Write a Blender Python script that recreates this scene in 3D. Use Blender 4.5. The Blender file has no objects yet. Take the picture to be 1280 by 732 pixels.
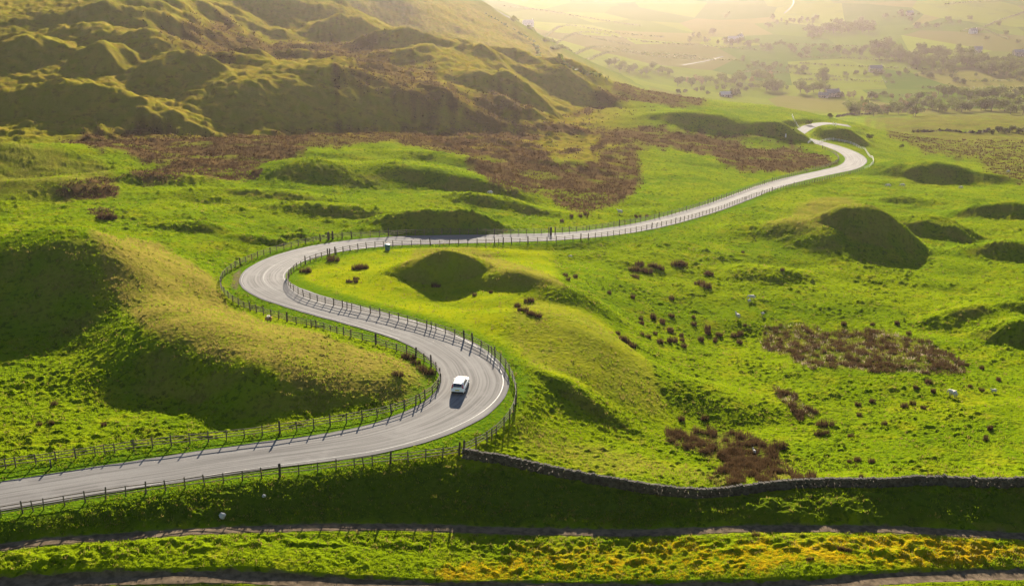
import bpy, bmesh, math, random
import numpy as np
from mathutils import Vector, Matrix
rng = np.random.default_rng(7)
random.seed(7)
R = math.radians
SC = bpy.context.scene
COL = SC.collection

# ------------------------------------------------------------------ helpers
def link(o, parent=None):
    COL.objects.link(o)
    if parent is not None: o.parent = parent
    return o
def tag(o, label=None, cat=None, group=None, kind=None):
    if label: o['label'] = label
    if cat: o['category'] = cat
    if group: o['group'] = group
    if kind: o['kind'] = kind
    return o
def empty(name, loc, rz=0.0):
    o = bpy.data.objects.new(name, None); o.empty_display_size = .3
    o.location = loc; o.rotation_euler = (0, 0, rz)
    return link(o)
def mesh_np(name, V, F, mat=None, smooth=False):
    """F: (n,k) int array, all faces with k corners"""
    V = np.asarray(V, dtype=np.float32); F = np.asarray(F, dtype=np.int32)
    me = bpy.data.meshes.new(name); n, k = F.shape
    me.vertices.add(len(V)); me.vertices.foreach_set('co', V.ravel())
    me.loops.add(n*k); me.loops.foreach_set('vertex_index', F.ravel())
    me.polygons.add(n); me.polygons.foreach_set('loop_start', np.arange(0, n*k, k, dtype=np.int32))
    me.polygons.foreach_set('use_smooth', np.full(n, smooth, dtype=bool))
    me.update(calc_edges=True)
    if mat: me.materials.append(mat)
    return me
def obj_me(name, me, parent=None):
    return link(bpy.data.objects.new(name, me), parent)
class MB:
    """collects boxes, tubes and lofts for one mesh"""
    def __init__(s): s.b = bmesh.new()
    def box(s, c, d, m=None, bev=0):
        r = bmesh.ops.create_cube(s.b, size=1.0)
        vs = r['verts']
        bmesh.ops.scale(s.b, vec=d, verts=vs)
        if bev:
            es = list({e for v in vs for e in v.link_edges})
            rr = bmesh.ops.bevel(s.b, geom=es, offset=bev, segments=1, affect='EDGES')
            vs = rr['verts']
            vs = list({v for f in rr['faces'] for v in f.verts} | set(vs))
        M = Matrix.Translation(c) @ (m if m is not None else Matrix())
        bmesh.ops.transform(s.b, matrix=M, verts=vs)
        return vs
    def tube(s, p0, p1, r0, r1, n=8, cap=True):
        p0 = Vector(p0); p1 = Vector(p1); d = (p1-p0).normalized()
        a = d.orthogonal().normalized(); b_ = d.cross(a)
        A = [s.b.verts.new(p0+(a*math.cos(t)+b_*math.sin(t))*r0) for t in [2*math.pi*i/n for i in range(n)]]
        B = [s.b.verts.new(p1+(a*math.cos(t)+b_*math.sin(t))*r1) for t in [2*math.pi*i/n for i in range(n)]]
        for i in range(n): s.b.faces.new((A[i], A[(i+1) % n], B[(i+1) % n], B[i]))
        if cap:
            s.b.faces.new(A[::-1]); s.b.faces.new(B)
    def loft(s, rings, closed=True, cap=True):
        rr = [[s.b.verts.new(p) for p in ring] for ring in rings]
        n = len(rr[0])
        for i in range(len(rr)-1):
            for j in range(n if closed else n-1):
                s.b.faces.new((rr[i][j], rr[i][(j+1) % n], rr[i+1][(j+1) % n], rr[i+1][j]))
        if cap and closed:
            s.b.faces.new(rr[0][::-1]); s.b.faces.new(rr[-1])
    def face(s, pts): s.b.faces.new([s.b.verts.new(p) for p in pts])
    def build(s, name, mat, parent=None, smooth=False):
        bmesh.ops.recalc_face_normals(s.b, faces=s.b.faces)
        me = bpy.data.meshes.new(name); s.b.to_mesh(me); s.b.free()
        me.materials.append(mat)
        if smooth:
            for p in me.polygons: p.use_smooth = True
        return obj_me(name, me, parent)
def kids(o): return list(o.children)
def copy_tree(o, parent=None):
    c = o.copy(); COL.objects.link(c)
    if parent is not None: c.parent = parent
    for ch in kids(o): copy_tree(ch, c)
    return c

# ------------------------------------------------------------------ noise
PERM = np.random.default_rng(11).permutation(4096).astype(np.int64)
ANG = np.random.default_rng(12).uniform(0, 2*np.pi, 4096)
GX = np.cos(ANG).astype(np.float32); GY = np.sin(ANG).astype(np.float32)
def perlin(x, y, seed=0):
    xi = np.floor(x); yi = np.floor(y)
    xf = (x-xi).astype(np.float32); yf = (y-yi).astype(np.float32)
    xi = xi.astype(np.int64)+seed*131; yi = yi.astype(np.int64)+seed*57
    def g(ix, iy, dx, dy):
        h = PERM[(PERM[ix & 4095]+iy) & 4095]
        return GX[h]*dx+GY[h]*dy
    u = xf*xf*xf*(xf*(xf*6-15)+10); v = yf*yf*yf*(yf*(yf*6-15)+10)
    a = g(xi, yi, xf, yf); b = g(xi+1, yi, xf-1, yf)
    c = g(xi, yi+1, xf, yf-1); d = g(xi+1, yi+1, xf-1, yf-1)
    ab = a+(b-a)*u; cd = c+(d-c)*u
    return (ab+(cd-ab)*v)*1.45
def sstep(a, b, x):
    t = np.clip((x-a)/(b-a), 0, 1); return t*t*(3-2*t)

# ------------------------------------------------------------------ camera model (planning: photo pixel -> point of the place)
CZ = 270.0; F = 1372.0; PITCH = R(20.0); CP, SP = math.cos(PITCH), math.sin(PITCH)
def ray(u, v):
    t = (366.0-v)/F
    return ((u-640.0)/F, CP+t*SP, -SP+t*CP)          # right, forward, up
def tdep(v):
    d = ray(0, v); return -d[2]/d[1]
def pt(u, v, D):
    d = ray(u, v); k = -D/d[2]
    return (d[0]*k, d[1]*k, D)
def pty(u, y, D):                                    # hidden point: image column, forward distance, drop
    td = D/y; t = (math.tan(PITCH)-td)/(1+td*math.tan(PITCH))
    return (y*((u-640)/F)/(CP+t*SP), y, D)
# ------------------------------------------------------------------ relief: profiles of the ground, read column by column
# item = (row, 'D', drop below the camera) | (row, slope in degrees going away) | ('H', forward distance, drop) for ground hidden behind a crest
PTS = []
def column(u, items):
    D = y = None
    for it in items:
        if it[0] == 'H':
            PTS.append(pty(u, it[1], it[2])); D, y = it[2], it[1]; continue
        v = it[0]; td = tdep(v)
        if it[1] == 'D': D = it[2]
        else:
            s = math.tan(R(it[1])); D = (D+s*y)/(1+s/td)
        y = D/td
        PTS.append(pt(u, v, D))
C0 = [(585,'D',58),(500,-4),(440,-3),(400,8),(340,20),(303,17),('H',190,59.5),(280,'D',63.5),(250,'D',66),(215,'D',66.5),(182,7),('H',300,68),(165,'D',69),(150,3),(120,4),(80,5),(40,6),(0,7)]
column(0, C0)
column(100, [(568,'D',58.4),(500,'D',59.8),(440,'D',60.3),(420,6),(380,20),(330,22),(294,15),('H',196,59.8),(270,'D',64.5),(245,'D',66.5),(215,'D',67.3),(190,'D',66.5),(172,'D',69.5),(150,3),(120,4),(80,5),(40,6),(0,7)])
column(200, [(555,'D',58.7),(520,'D',59.5),(495,'D',59.8),(465,24),(438,22),(420,8),(385,3),(350,-6),(310,'D',61.3),(285,'D',63.4),(250,'D',66.5),(200,'D',68.5),(185,'D',70),(168,'D',73),(160,4),(140,12),(110,4),(60,6),(0,7)])
column(250, [(551,'D',58.85),(524,'D',59.4),(507,'D',59.7),(474,24),(450,21),(430,6)])
column(300, [(545,'D',59),(527,'D',59.3),(484,23),(462,21),(445,8),(400,-9),(380,'D',63.1),(345,'D',63.8),(312,'D',65),(285,'D',65.5),(250,'D',67.5),(215,'D',69),(190,'D',70.5),(175,'D',74),(166,'D',76),(113,23),(70,-2),(60,8),(45,0),(0,4)])
column(400, [(530,'D',59.2),(519,'D',59.5),(494,20),(472,17),(450,4),(420,-7),(412,'D',61.8),(378,'D',62.5),(345,'D',63.5),(315,'D',65),(295,'D',66.5),(275,'D',67),(250,'D',68.5),(215,'D',70),(185,'D',71.5),(172,'D',76),(166,'D',79),(112,23),(60,-2.5),(45,0),(10,22),(0,4)])
column(500, [(513,'D',59.8),(470,'D',58.6),(438,'D',61),(405,'D',61.5),(360,'D',62.3),(330,'D',63.8),(315,'D',65.5),(301,'D',67),(285,'D',67.8),(255,'D',69.5),(235,'D',70.5),(205,'D',72.5),(185,'D',74.5),(172,'D',80),(165,'D',82),(117,22),(85,0),(60,-2),(45,-2),('H',760,95),(30,'D',95),(0,'D',81)])
column(600, [(430,'D',61),(400,'D',61.2),(360,'D',62.8),(330,'D',65),(315,'D',67),(299,'D',69),(280,'D',70.3),(255,'D',71.5),(215,'D',76),(190,'D',80),(172,'D',82.5),(160,'D',85),(138,14),(95,6),(67,1),('H',720,105),(60,'D',111),(30,'D',106),(0,'D',96)])
column(700, [(430,'D',61.5),(400,'D',62),(370,'D',63.2),(345,'D',66.5),(320,'D',71),(297,'D',72),(280,'D',73.5),(250,'D',76.5),(220,'D',81.5),(190,'D',86),(160,'D',90),(145,'D',94),(118,'D',97),(94,18),('H',700,112),('H',820,128),(84,'D',138),(64,'D',140),(50,'D',190),(20,'D',205),(0,'D',205)])
column(800, [(455,'D',65.5),(440,'D',67),(400,'D',69.8),(350,'D',72.5),(310,'D',74),(284,'D',75.5),(260,'D',78),(235,'D',81),(205,'D',88),(180,'D',93),(155,'D',97),(130,'D',103),(112,'D',112),('H',850,165),(100,'D',196),(60,'D',208),(20,'D',215),(0,'D',210)])
column(900, [(560,'D',66),(500,'D',69),(450,'D',71),(400,'D',73),(350,'D',75),(300,'D',77.5),(272,'D',80),(252,'D',83),(225,'D',89),(190,'D',97),(166,'D',101),(142,9),('H',600,113),(125,'D',117),('H',850,170),(112,'D',202),(60,'D',214),(20,'D',222),(0,'D',215)])
column(1000, [(590,'D',63.5),(550,'D',67),(500,'D',69),(450,'D',71),(400,'D',73),(350,'D',75.5),(300,'D',79),(265,'D',84),(240,'D',90),(219,'D',96),(195,'D',102),(178,'D',106),(150,'D',112),(138,'D',119),('H',880,175),(128,'D',206),(60,'D',216),(20,'D',222),(0,'D',208)])
column(1100, [(590,'D',63.5),(550,'D',66.5),(500,'D',69),(450,'D',71),(400,'D',73.2),(350,'D',77),(300,'D',81.5),(262,'D',88),(230,'D',96),(205,'D',104),(185,'D',115),(165,'D',138),(150,'D',168),(135,'D',200),(110,'D',212),(60,'D',218),(20,'D',215),(0,'D',200)])
C12 = [(590,'D',63.3),(550,'D',66),(500,'D',68.5),(450,'D',71),(400,'D',74),(350,'D',78.5),(300,'D',84),(260,'D',92),(235,'D',99),(210,'D',111),(185,'D',131),(165,'D',152),(145,'D',185),(130,'D',203),(100,'D',214),(60,'D',215),(20,'D',205),(0,'D',190)]
column(1200, C12); column(1290, C12); column(1450, C12); column(1800, C12[::2])
column(-130, [(600,'D',58),(500,'D',60),(440,'D',60.5),(400,8),(340,18),(318,16),('H',190,59),(280,'D',63),(250,'D',65),(215,'D',66),(165,'D',68),(130,6),(80,22),(50,5),(0,8)])
column(-500, [(690,'D',57),(640,'D',57.5),(500,'D',60),(400,'D',61),(300,'D',60),(215,'D',60),(165,'D',58),(80,'D',50),(0,'D',40)])
# the strip along the road's outer fence, the bank below it, the path, the verge and the lower track
for u, vf, D, segs in [(-300,690,57.2,[(722,19),(730,1),(738,-6),(765,-2)]),(-150,668,57.6,[(694,19),(704,1),(711,-6),(735,-2)]),(0,646,58.1,[(677,19),(687,1),(694,-6),(718,-2)]),(150,623,58.3,[(663,19),(673,1),(680,-6),(716,-2)]),
                       (320,600,58.7,[(655,18.5),(664,1),(671,-7),(714,-2)]),(450,583,59.5,[(653,18),(662,1),(668,-7),(716,-2)]),(545,576,60.1,[(655,17.7),(664,1),(670,-7),(716,-2)]),(640,583,60.8,[(657,18),(667,1),(673,-7),(716,-2)]),
                       (800,611,61.2,[(656,20),(667,1),(673,-7),(716,-2)]),(960,612,61.1,[(641,0),(653,38),(663,1),(669,-7),(716,-2)]),(1060,607,61.0,[(641,0),(654,38),(664,1),(670,-7),(714,-2)]),(1150,606,61.2,[(638,5),(656,34),(667,1),(674,-7),(710,-2)]),
                       (1280,606,61.5,[(640,22),(662,22),(673,1),(680,-6),(708,-2)]),(1450,606,61.5,[(640,22),(668,22),(680,1),(688,-6),(712,-2)]),(1700,612,61.5,[(650,20),(680,20),(692,1),(720,-4)])]:
    column(u, [(vf,'D',D)]+segs)
for u in (-700, -300, 0, 300, 640, 980, 1280, 1600, 2000):
    for y_, D_ in ((80, 63.5), (68, 62), (50, 55), (30, 42), (10, 22)): PTS.append(pty(u, y_, D_))
# outer side of the bend, the spur that carries it, and its flank down to the field
for u, v, D in [(600,545,60.6),(640,520,60.4),(660,480,60.6),(640,450,60.8),(650,560,60.9),(700,560,62.2),(700,520,62.6),(740,590,61.8),(760,560,63.3),
                (660,430,61.4),(760,430,63.0),(740,470,62.8),(790,470,64.4),(800,500,65.3),(835,530,67.0),(850,580,64.2),
                (330,352,63.0),(590,465,60.2),(560,517,60.0),(440,560,59.3),(300,572,58.8),(100,605,58.2),(-100,635,57.8),
                (860,470,68.8)]:
    PTS.append(pt(u, v, D))
PTS = np.array(PTS)
PX, PY, PD = PTS[:, 0], PTS[:, 1], PTS[:, 2]
def lp(x, y): return np.arctan2(x, y), np.log(np.hypot(x, y))
def tps_fit(a, b, z, lam):
    n = len(a); d2 = (a[:, None]-a)**2+(b[:, None]-b)**2
    K = .5*d2*np.log(d2+1e-12)+lam*np.eye(n)
    P = np.stack([np.ones(n), a, b], 1)
    A = np.zeros((n+3, n+3)); A[:n, :n] = K; A[:n, n:] = P; A[n:, :n] = P.T
    return np.linalg.solve(A, np.concatenate([z, np.zeros(3)]))
ta, tb = lp(PX, PY)
TW = tps_fit(ta, tb, PD, 2e-5)

# ------------------------------------------------------------------ the grid of the one ground sheet: dense where the valley is seen, coarse outside
LOW = False
cen = np.linspace(R(-37), R(37), 760 if LOW else 1810)
side = np.linspace(R(38), R(85), 26)
TH = np.concatenate([-side[::-1], cen, side])
rr = [4.0]
while rr[-1] < 84: rr.append(rr[-1]+max(1.0, (84-rr[-1])*.1))
k_ = 1.6 if LOW else .80
while rr[-1] < 3500:
    r_ = rr[-1]; dd = np.interp(r_, [80, 250, 420, 700, 1000, 1600, 3600], [62, 68, 90, 115, 170, 215, 220])
    rr.append(r_+max(.12, k_*r_*r_/(1100*dd)))
RR = np.array(rr); NT, NR = len(TH), len(RR)
def coarse_eval():
    ci = np.unique(np.concatenate([np.arange(0, NT, 5), [NT-1]])); ri = np.unique(np.concatenate([np.arange(0, NR, 4), [NR-1]]))
    A, B = np.meshgrid(TH[ci], np.log(RR[ri])); sh = A.shape; A = A.ravel(); B = B.ravel()
    out = np.empty(len(A))
    for s in range(0, len(A), 20000):
        a = A[s:s+20000]; b = B[s:s+20000]
        d2 = (a[:, None]-ta)**2+(b[:, None]-tb)**2
        out[s:s+20000] = (.5*d2*np.log(d2+1e-12))@TW[:-3]+TW[-3]+TW[-2]*a+TW[-1]*b
    G = out.reshape(sh)
    def up(G, cpos, n, ax):                          # Catmull-Rom along one axis
        G = np.moveaxis(G, ax, 0); x = np.arange(n)
        j = np.clip(np.searchsorted(cpos, x, side='right')-1, 0, len(cpos)-2)
        t = ((x-cpos[j])/(cpos[j+1]-cpos[j]))[:, None]
        p0 = G[np.clip(j-1, 0, None)]; p1 = G[j]; p2 = G[j+1]; p3 = G[np.clip(j+2, None, len(cpos)-1)]
        o = .5*((2*p1)+(-p0+p2)*t+(2*p0-5*p1+4*p2-p3)*t*t+(-p0+3*p1-3*p2+p3)*t**3)
        return np.moveaxis(o, 0, ax)
    G = up(G, ri, NR, 0); return up(G, ci, NT, 1)
DROP = coarse_eval()                                 # (NR, NT)
XX = RR[:, None]*np.sin(TH)[None]; YY = RR[:, None]*np.cos(TH)[None]
ZZ = CZ-DROP
# keep wide flanks tame
ZZ = np.clip(ZZ, 5, CZ-6)
IDX_T = np.arange(NT, dtype=float); IDX_R = np.arange(NR, dtype=float)
def gidx(x, y):
    return np.interp(np.hypot(x, y), RR, IDX_R), np.interp(np.arctan2(x, y), TH, IDX_T)
def sample(A, x, y):
    i, j = gidx(np.asarray(x, float), np.asarray(y, float))
    i0 = np.clip(np.floor(i).astype(int), 0, NR-2); j0 = np.clip(np.floor(j).astype(int), 0, NT-2)
    a = i-i0; b = j-j0
    return (A[i0, j0]*(1-a)+A[i0+1, j0]*a)*(1-b)+(A[i0, j0+1]*(1-a)+A[i0+1, j0+1]*a)*b
def hz(x, y): return sample(ZZ, x, y)
def at(u, v, rmin=60.0):
    """first point of the ground on the line of sight of a photo pixel"""
    d = ray(u, v); h = math.hypot(d[0], d[1])
    j = float(np.interp(math.atan2(d[0], d[1]), TH, IDX_T)); j0 = min(int(j), NT-2); b = j-j0
    g = ZZ[:, j0]*(1-b)+ZZ[:, j0+1]*b
    rz = CZ+RR*(d[2]/h); s = (g-rz); ok = (RR > rmin) & (s > 0)
    k = int(np.argmax(ok))
    if not ok.any(): k = NR-1
    f = 0 if k == 0 else (-s[k-1])/max(1e-9, (s[k]-s[k-1]))
    r = RR[k-1]+(RR[k]-RR[k-1])*min(1, max(0, f))
    x, y = r*d[0]/h, r*d[1]/h
    return Vector((x, y, float(hz(x, y))))
def window(x, y, rad):
    r = math.hypot(x, y); t = math.atan2(x, y); dt = rad/max(r, 1)*1.05
    i0 = np.searchsorted(RR, r-rad); i1 = np.searchsorted(RR, r+rad)
    j0 = np.searchsorted(TH, t-dt); j1 = np.searchsorted(TH, t+dt)
    return slice(i0, i1), slice(j0, j1)
# single mounds: (photo pixel of the middle of the foot, half length, half depth, height, turn, crest offset)
def bump(u, v, rx, ry, h, rot=0, sk=.0, pos=None):
    c = pos or at(u, v); a = R(rot)
    w = window(c.x, c.y, max(rx, ry)*1.4)
    q0 = 1.0/max(rx, ry)
    dx = XX[w]-c.x+.17*ry*perlin(XX[w]*q0*1.1, YY[w]*q0*1.1, 61)+.05*ry*perlin(XX[w]*q0*3.4, YY[w]*q0*3.4, 62)
    dy = YY[w]-c.y+.17*ry*perlin(XX[w]*q0*1.1, YY[w]*q0*1.1, 63)+.06*ry*perlin(XX[w]*q0*3.4, YY[w]*q0*3.4, 64)
    p = (dx*math.cos(a)+dy*math.sin(a))/rx; q = (-dx*math.sin(a)+dy*math.cos(a))/ry
    q = np.where(q < sk, (q-sk)/(1+sk), (q-sk)/(1-sk)) if sk else q
    d = np.clip(p*p+q*q, 0, 1)
    ZZ[w] += h*(1-d)**2*(1+.12*perlin(XX[w]*q0*2.3, YY[w]*q0*2.3, 65))
BUMPS = [(470,215,44,20,3.2,6,-.1),(340,245,24,8,1.8,4,-.2),(600,232,26,10,2.8,-8,-.2),(640,258,20,8,2.0,-12,-.2),(180,225,30,11,2.4,5,-.2),(420,262,22,7,1.5,0,-.2),(240,285,14,5,1.2),(700,205,24,12,1.6),(330,300,10,4,1.0,0,-.2),
 (556,338,11.5,9,3.7,-4,-.2),(625,347,17,9,1.7,-12,-.1),(690,362,16,7,1.5,-20),(560,285,24,9.5,4.8,0,-.2),(470,290,14,6,1.2),(370,296,9,5,1.3),
 (1080,303,17,17,5.6,0,-.2),(1030,292,30,24,5,14),(1150,288,17,15,4.4,0,-.2),(1150,216,30,22,5.5,6,-.2),(1205,222,26,18,4.5,-6,-.2),(1255,270,22,12,4,0,-.2),(1262,318,20,12,3.6,0,-.2),(1245,395,14,10,3.6,0,-.2),(1195,400,10,7,1.8),(1280,420,12,9,3.5),
 (1048,172,20,16,6,0,-.2),(975,166,20,12,4,0,-.2),(1130,252,14,8,2),(860,150,40,14,3),
 (725,492,13,3.2,1.0,-38,-.3),(900,505,14,9,1.6,-30),(960,345,14,9,1.6,0),(570,205,26,12,2.2),(380,215,24,12,2.2),(250,245,20,9,1.2),(50,240,26,14,3),
 (45,72,27,30,10,0,-.25),(138,80,13,20,7.5,0,-.25),(225,92,22,26,9,18,-.25),(70,128,42,20,6.5,10,-.25),(190,150,34,14,4,0,-.2),(300,30,20,16,4,10,-.2),(90,20,30,16,4,20,-.2),(200,25,34,18,4,25,-.2),(430,48,36,26,9,0,-.2),(365,72,30,16,4,10,-.2),(715,118,34,20,8,0,-.25),(640,120,30,16,5,0,-.2),(560,140,30,16,5),(500,60,40,24,9,0,-.2)]
#BUMPS_HERE
for b_ in BUMPS: bump(*b_)
# ------------------------------------------------------------------ road line (photo pixel of the middle, drop, half width)
ROADP = [(-330,672,57.2,3.2),(-150,646,57.6,3.2),(0,620,58,3.2),(150,596,58.3,3.2),(300,573,58.7,3.3),(400,560,59.1,3.4),(470,548,59.4,3.7),(530,530,59.8,4.2),(572,508,60.1,4.5),(592,485,60.3,4.6),(590,463,60.4,4.5),(572,443,60.6,4.2),(535,422,60.9,3.8),(480,404,61.3,3.6),(420,388,61.8,3.6),(375,375,62.3,3.7),
         (343,363,62.7,3.9),(328,350,63.2,4.0),(336,336,63.8,3.9),(362,323,64.5,3.7),(400,312.5,65.3,3.5),(450,305,66.2,3.4),(500,301,67,3.3),(570,299,68,3.2),(640,297.5,69.5,3.2),(700,295.5,71.2,3.2),(760,290,73.8,3.3),(820,279.5,76.6,3.4),(880,263,80.5,3.5),(920,249,84.2,3.5),(960,233.5,89,3.5),(1000,222.5,94,3.5),(1035,215,98,3.6),(1060,209,101,4),(1070,201,104,4.4),(1064,193,106,4.2),(1045,184.5,108,3.6),(1022,178,109.5,3.3),(1003,172.5,110.8,3.2),(997,168,111.8,3.3),(1004,162.5,113,3.4),(1014,157.5,114.3,3.4),(1030,154.5,115.6,3.3),(1048,155.5,117,3.3),(1062,158.5,118.5,3.3)]
RW = np.array([(*pt(u, v, D), h) for u, v, D, h in ROADP]); RW[:, 2] = CZ-RW[:, 2]
def spline(P, step):
    P = np.asarray(P, float); out = []
    for i in range(len(P)-1):
        p0 = P[max(i-1, 0)]; p1 = P[i]; p2 = P[i+1]; p3 = P[min(i+2, len(P)-1)]
        n = max(2, int(np.linalg.norm((p2-p1)[:2])/step))
        for t in np.arange(n)/n:
            out.append(.5*((2*p1)+(-p0+p2)*t+(2*p0-5*p1+4*p2-p3)*t*t+(-p0+3*p1-3*p2+p3)*t**3))
    out.append(P[-1]); return np.array(out)
ROAD = spline(RW, .7)
for k in range(3):                                   # iron out the picks
    for w in (2, 3):
        q = ROAD.copy(); n_ = 9
        ker = np.ones(n_)/n_; pad = np.pad(q[:, w], n_//2, mode='edge'); ROAD[:, w] = np.convolve(pad, ker, 'valid')
for k in range(4):
    q = ROAD[:, :2].copy(); ROAD[1:-1, :2] = .5*q[1:-1]+.25*(q[:-2]+q[2:])
def corridor(L, reach):
    """distance of every grid point to the line L (n,>=3), and the height and index of the nearest sample"""
    dist = np.full((NR, NT), 1e9, np.float32); hh = np.zeros((NR, NT), np.float32); ii = np.zeros((NR, NT), np.int32)
    for k, p in enumerate(L):
        w = window(p[0], p[1], reach)
        d = (XX[w]-p[0])**2+(YY[w]-p[1])**2
        m = d < dist[w]
        dist[w] = np.where(m, d, dist[w]); hh[w] = np.where(m, p[2], hh[w]); ii[w] = np.where(m, k, ii[w])
    L = np.asarray(L); T = np.gradient(L[:, :3], axis=0); T /= np.linalg.norm(T[:, :2], axis=1)[:, None]+1e-9
    m = dist < 1e8; k = ii[m]; ex = XX[m]-L[k, 0]; ey = YY[m]-L[k, 1]      # true foot of the perpendicular
    s_ = np.clip(ex*T[k, 0]+ey*T[k, 1], -1.5, 1.5)
    dist[m] = (ex-T[k, 0]*s_)**2+(ey-T[k, 1]*s_)**2; hh[m] = L[k, 2]+T[k, 2]*s_
    return np.sqrt(dist), hh, ii
RD, RH, RI = corridor(ROAD, 11.0)
HWID = ROAD[RI, 3]
ROADMASK = np.clip((RD-HWID), 0, 99)
kb = sstep(1.2, 6.0, ROADMASK)
ZZ = np.where(RD < 1e4, (RH-.0)*(1-kb)+ZZ*kb, ZZ)
ZBASE = ZZ.copy()
# paths (photo pixels of the middle)
def groundline(px, step, smooth=6):
    P = np.array([at(u, v) for u, v in px]); L = spline(P, step)
    for k in range(smooth):
        q = L.copy(); L[1:-1] = .5*q[1:-1]+.25*(q[:-2]+q[2:])
    return L
PATH_PX = [(-160,702),(-60,690),(0,683),(60,676),(150,670),(240,664),(320,661),(410,659),(500,659),(580,661),(650,663),(730,664),(800,663),(880,660),(960,658),(1040,659),(1120,662),(1200,666),(1280,669),(1380,674),(1500,684),(1650,702)]
TRACK_PX = [(-160,735),(0,727),(80,724),(170,722),(270,721),(350,724),(420,729),(520,731),(640,732),(760,733),(880,733),(960,732),(1040,728),(1100,723),(1180,719),(1280,716),(1400,716),(1520,726),(1650,742)]
PATHL = groundline(PATH_PX, .4); TRACKL = groundline(TRACK_PX, .4)
PDIST, PH, _ = corridor(PATHL, 4.0)
TDIST, TH_, _ = corridor(TRACKL, 4.0)
kp = sstep(.6, 1.6, PDIST); ZZ = np.where(PDIST < 1e3, (PH-.10)*(1-kp)+ZZ*kp, ZZ)
kt = sstep(.7, 1.15, TDIST+.25*perlin(XX/2.2, YY/2.2, 71)); ZZ = np.where(TDIST < 1e3, (TH_-.24)*(1-kt)+ZZ*kt, ZZ)
# ------------------------------------------------------------------ cover masks (photo outlines laid on the ground)
def poly_mask(px, feather_px=5, seed=1, wob=1.0):
    P = np.array([tuple(at(u, v))[:2] for u, v in px])
    # work in bearing / log-distance so near and far outlines feather alike
    A, B = np.arctan2(P[:, 0], P[:, 1]), np.log(np.hypot(P[:, 0], P[:, 1]))
    pad = .03
    j0, j1 = np.searchsorted(TH, A.min()-pad), np.searchsorted(TH, A.max()+pad)
    i0, i1 = np.searchsorted(RR, math.exp(B.min()-pad*2)), np.searchsorted(RR, math.exp(B.max()+pad*2))
    a = TH[None, j0:j1]; b = np.log(RR)[i0:i1, None]
    x = XX[i0:i1, j0:j1]; y = YY[i0:i1, j0:j1]; r = RR[i0:i1, None]
    ins = np.zeros(x.shape, bool); dd = np.full(x.shape, 1e9); n = len(P)
    for k in range(n):
        a0, b0, a1, b1 = A[k], B[k], A[(k+1) % n], B[(k+1) % n]
        c = ((b0 > b) != (b1 > b)) & (a < (a1-a0)*(b-b0)/(b1-b0+1e-12)+a0); ins ^= c
        ex, ey = (a1-a0), (b1-b0)*.42; q = np.clip(((a-a0)*ex+(b-b0)*.42*ey)/(ex*ex+ey*ey+1e-12), 0, 1)
        dd = np.minimum(dd, (a-a0-q*ex)**2+((b-b0)*.42-q*ey)**2)
    sd = np.sqrt(dd)*np.where(ins, 1, -1)*F          # about photo pixels
    s = r*.045
    nz = perlin(x/s, y/s/2.2, seed)*7+perlin(x/s*2.7, y/s*1.5, seed+1)*5+perlin(x/s*7, y/s*4, seed+2)*4
    out = np.zeros((NR, NT), np.float32)
    out[i0:i1, j0:j1] = sstep(-feather_px, feather_px, sd+nz*wob)
    return out
def mx(*a):
    o = a[0]
    for b in a[1:]: o = np.maximum(o, b)
    return o
DRY = mx(poly_mask([(110,294),(160,298),(215,312),(262,345),(282,380),(340,405),(420,425),(490,446),(535,462),(548,484),(520,505),(450,500),(350,478),(250,445),(180,410),(130,350)], 8, 3),
         .42*poly_mask([(640,378),(720,385),(770,420),(812,455),(836,525),(780,505),(715,475),(668,455),(632,425)], 12, 5),
         .7*poly_mask([(520,312),(600,308),(690,345),(705,362),(640,358),(600,330),(500,335)], 6, 7),
         .7*poly_mask([(950,285),(1010,250),(1060,243),(1110,270),(1050,280),(1000,300)], 10, 9),
         .45*poly_mask([(640,520),(760,560),(900,590),(880,600),(760,590),(660,560)], 12, 10),
         .6*poly_mask([(-60,180),(60,190),(130,210),(150,245),(60,250),(-60,250)], 14, 11, 1.5))
LEFT = sstep(330, 372, RR)[:, None]*sstep(R(8), R(3), TH)[None]*(1-sstep(1000, 1150, RR))[:, None]
BR = mx(poly_mask([(520,172),(600,166),(700,160),(800,158),(880,166),(975,172),(1035,196),(1046,206),(1000,214),(935,214),(893,196),(850,186),(800,185),(795,180),(760,182),(690,205),(600,200),(545,190)], 10, 21, 2.2),
        poly_mask([(585,205),(640,196),(690,200),(735,210),(755,190),(795,184),(802,225),(790,240),(748,262),(722,268),(690,250),(655,238),(615,224)], 8, 25, 1.8),
        poly_mask([(60,178),(150,152),(250,172),(395,172),(395,182),(335,205),(255,222),(175,236),(88,252),(58,245),(130,222),(210,205),(130,195)], 9, 31, 2.2),
        poly_mask([(90,234),(150,236),(148,248),(86,250)], 2, 33, .5), poly_mask([(110,267),(148,266),(146,273),(112,274)], 2, 35, .4), poly_mask([(262,216),(330,210),(322,220),(270,222)], 2, 36, .6),
        .9*poly_mask([(690,150),(760,112),(830,108),(905,122),(880,132),(800,142),(740,158)], 6, 41, 1.2),
        .8*poly_mask([(190,45),(290,35),(330,55),(420,50),(480,62),(500,95),(450,92),(380,72),(300,78),(240,70)], 14, 43, 3.0),
        .8*poly_mask([(420,100),(500,80),(560,110),(640,128),(690,150),(640,158),(560,150),(480,128)], 18, 47, 4.0),
        .6*poly_mask([(1075,148),(1310,142),(1310,236),(1250,224),(1215,200),(1160,185),(1105,168)], 12, 51, 4.0))
holes = mx(poly_mask([(655,178),(700,168),(752,172),(748,184),(690,190)], 4, 61), poly_mask([(680,196),(735,190),(742,200),(700,208)], 4, 62), poly_mask([(915,172),(985,172),(990,185),(930,184)], 4, 63),
           poly_mask([(690,150),(760,132),(880,134),(985,142),(985,160),(880,162),(760,158)], 4, 64))
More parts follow.
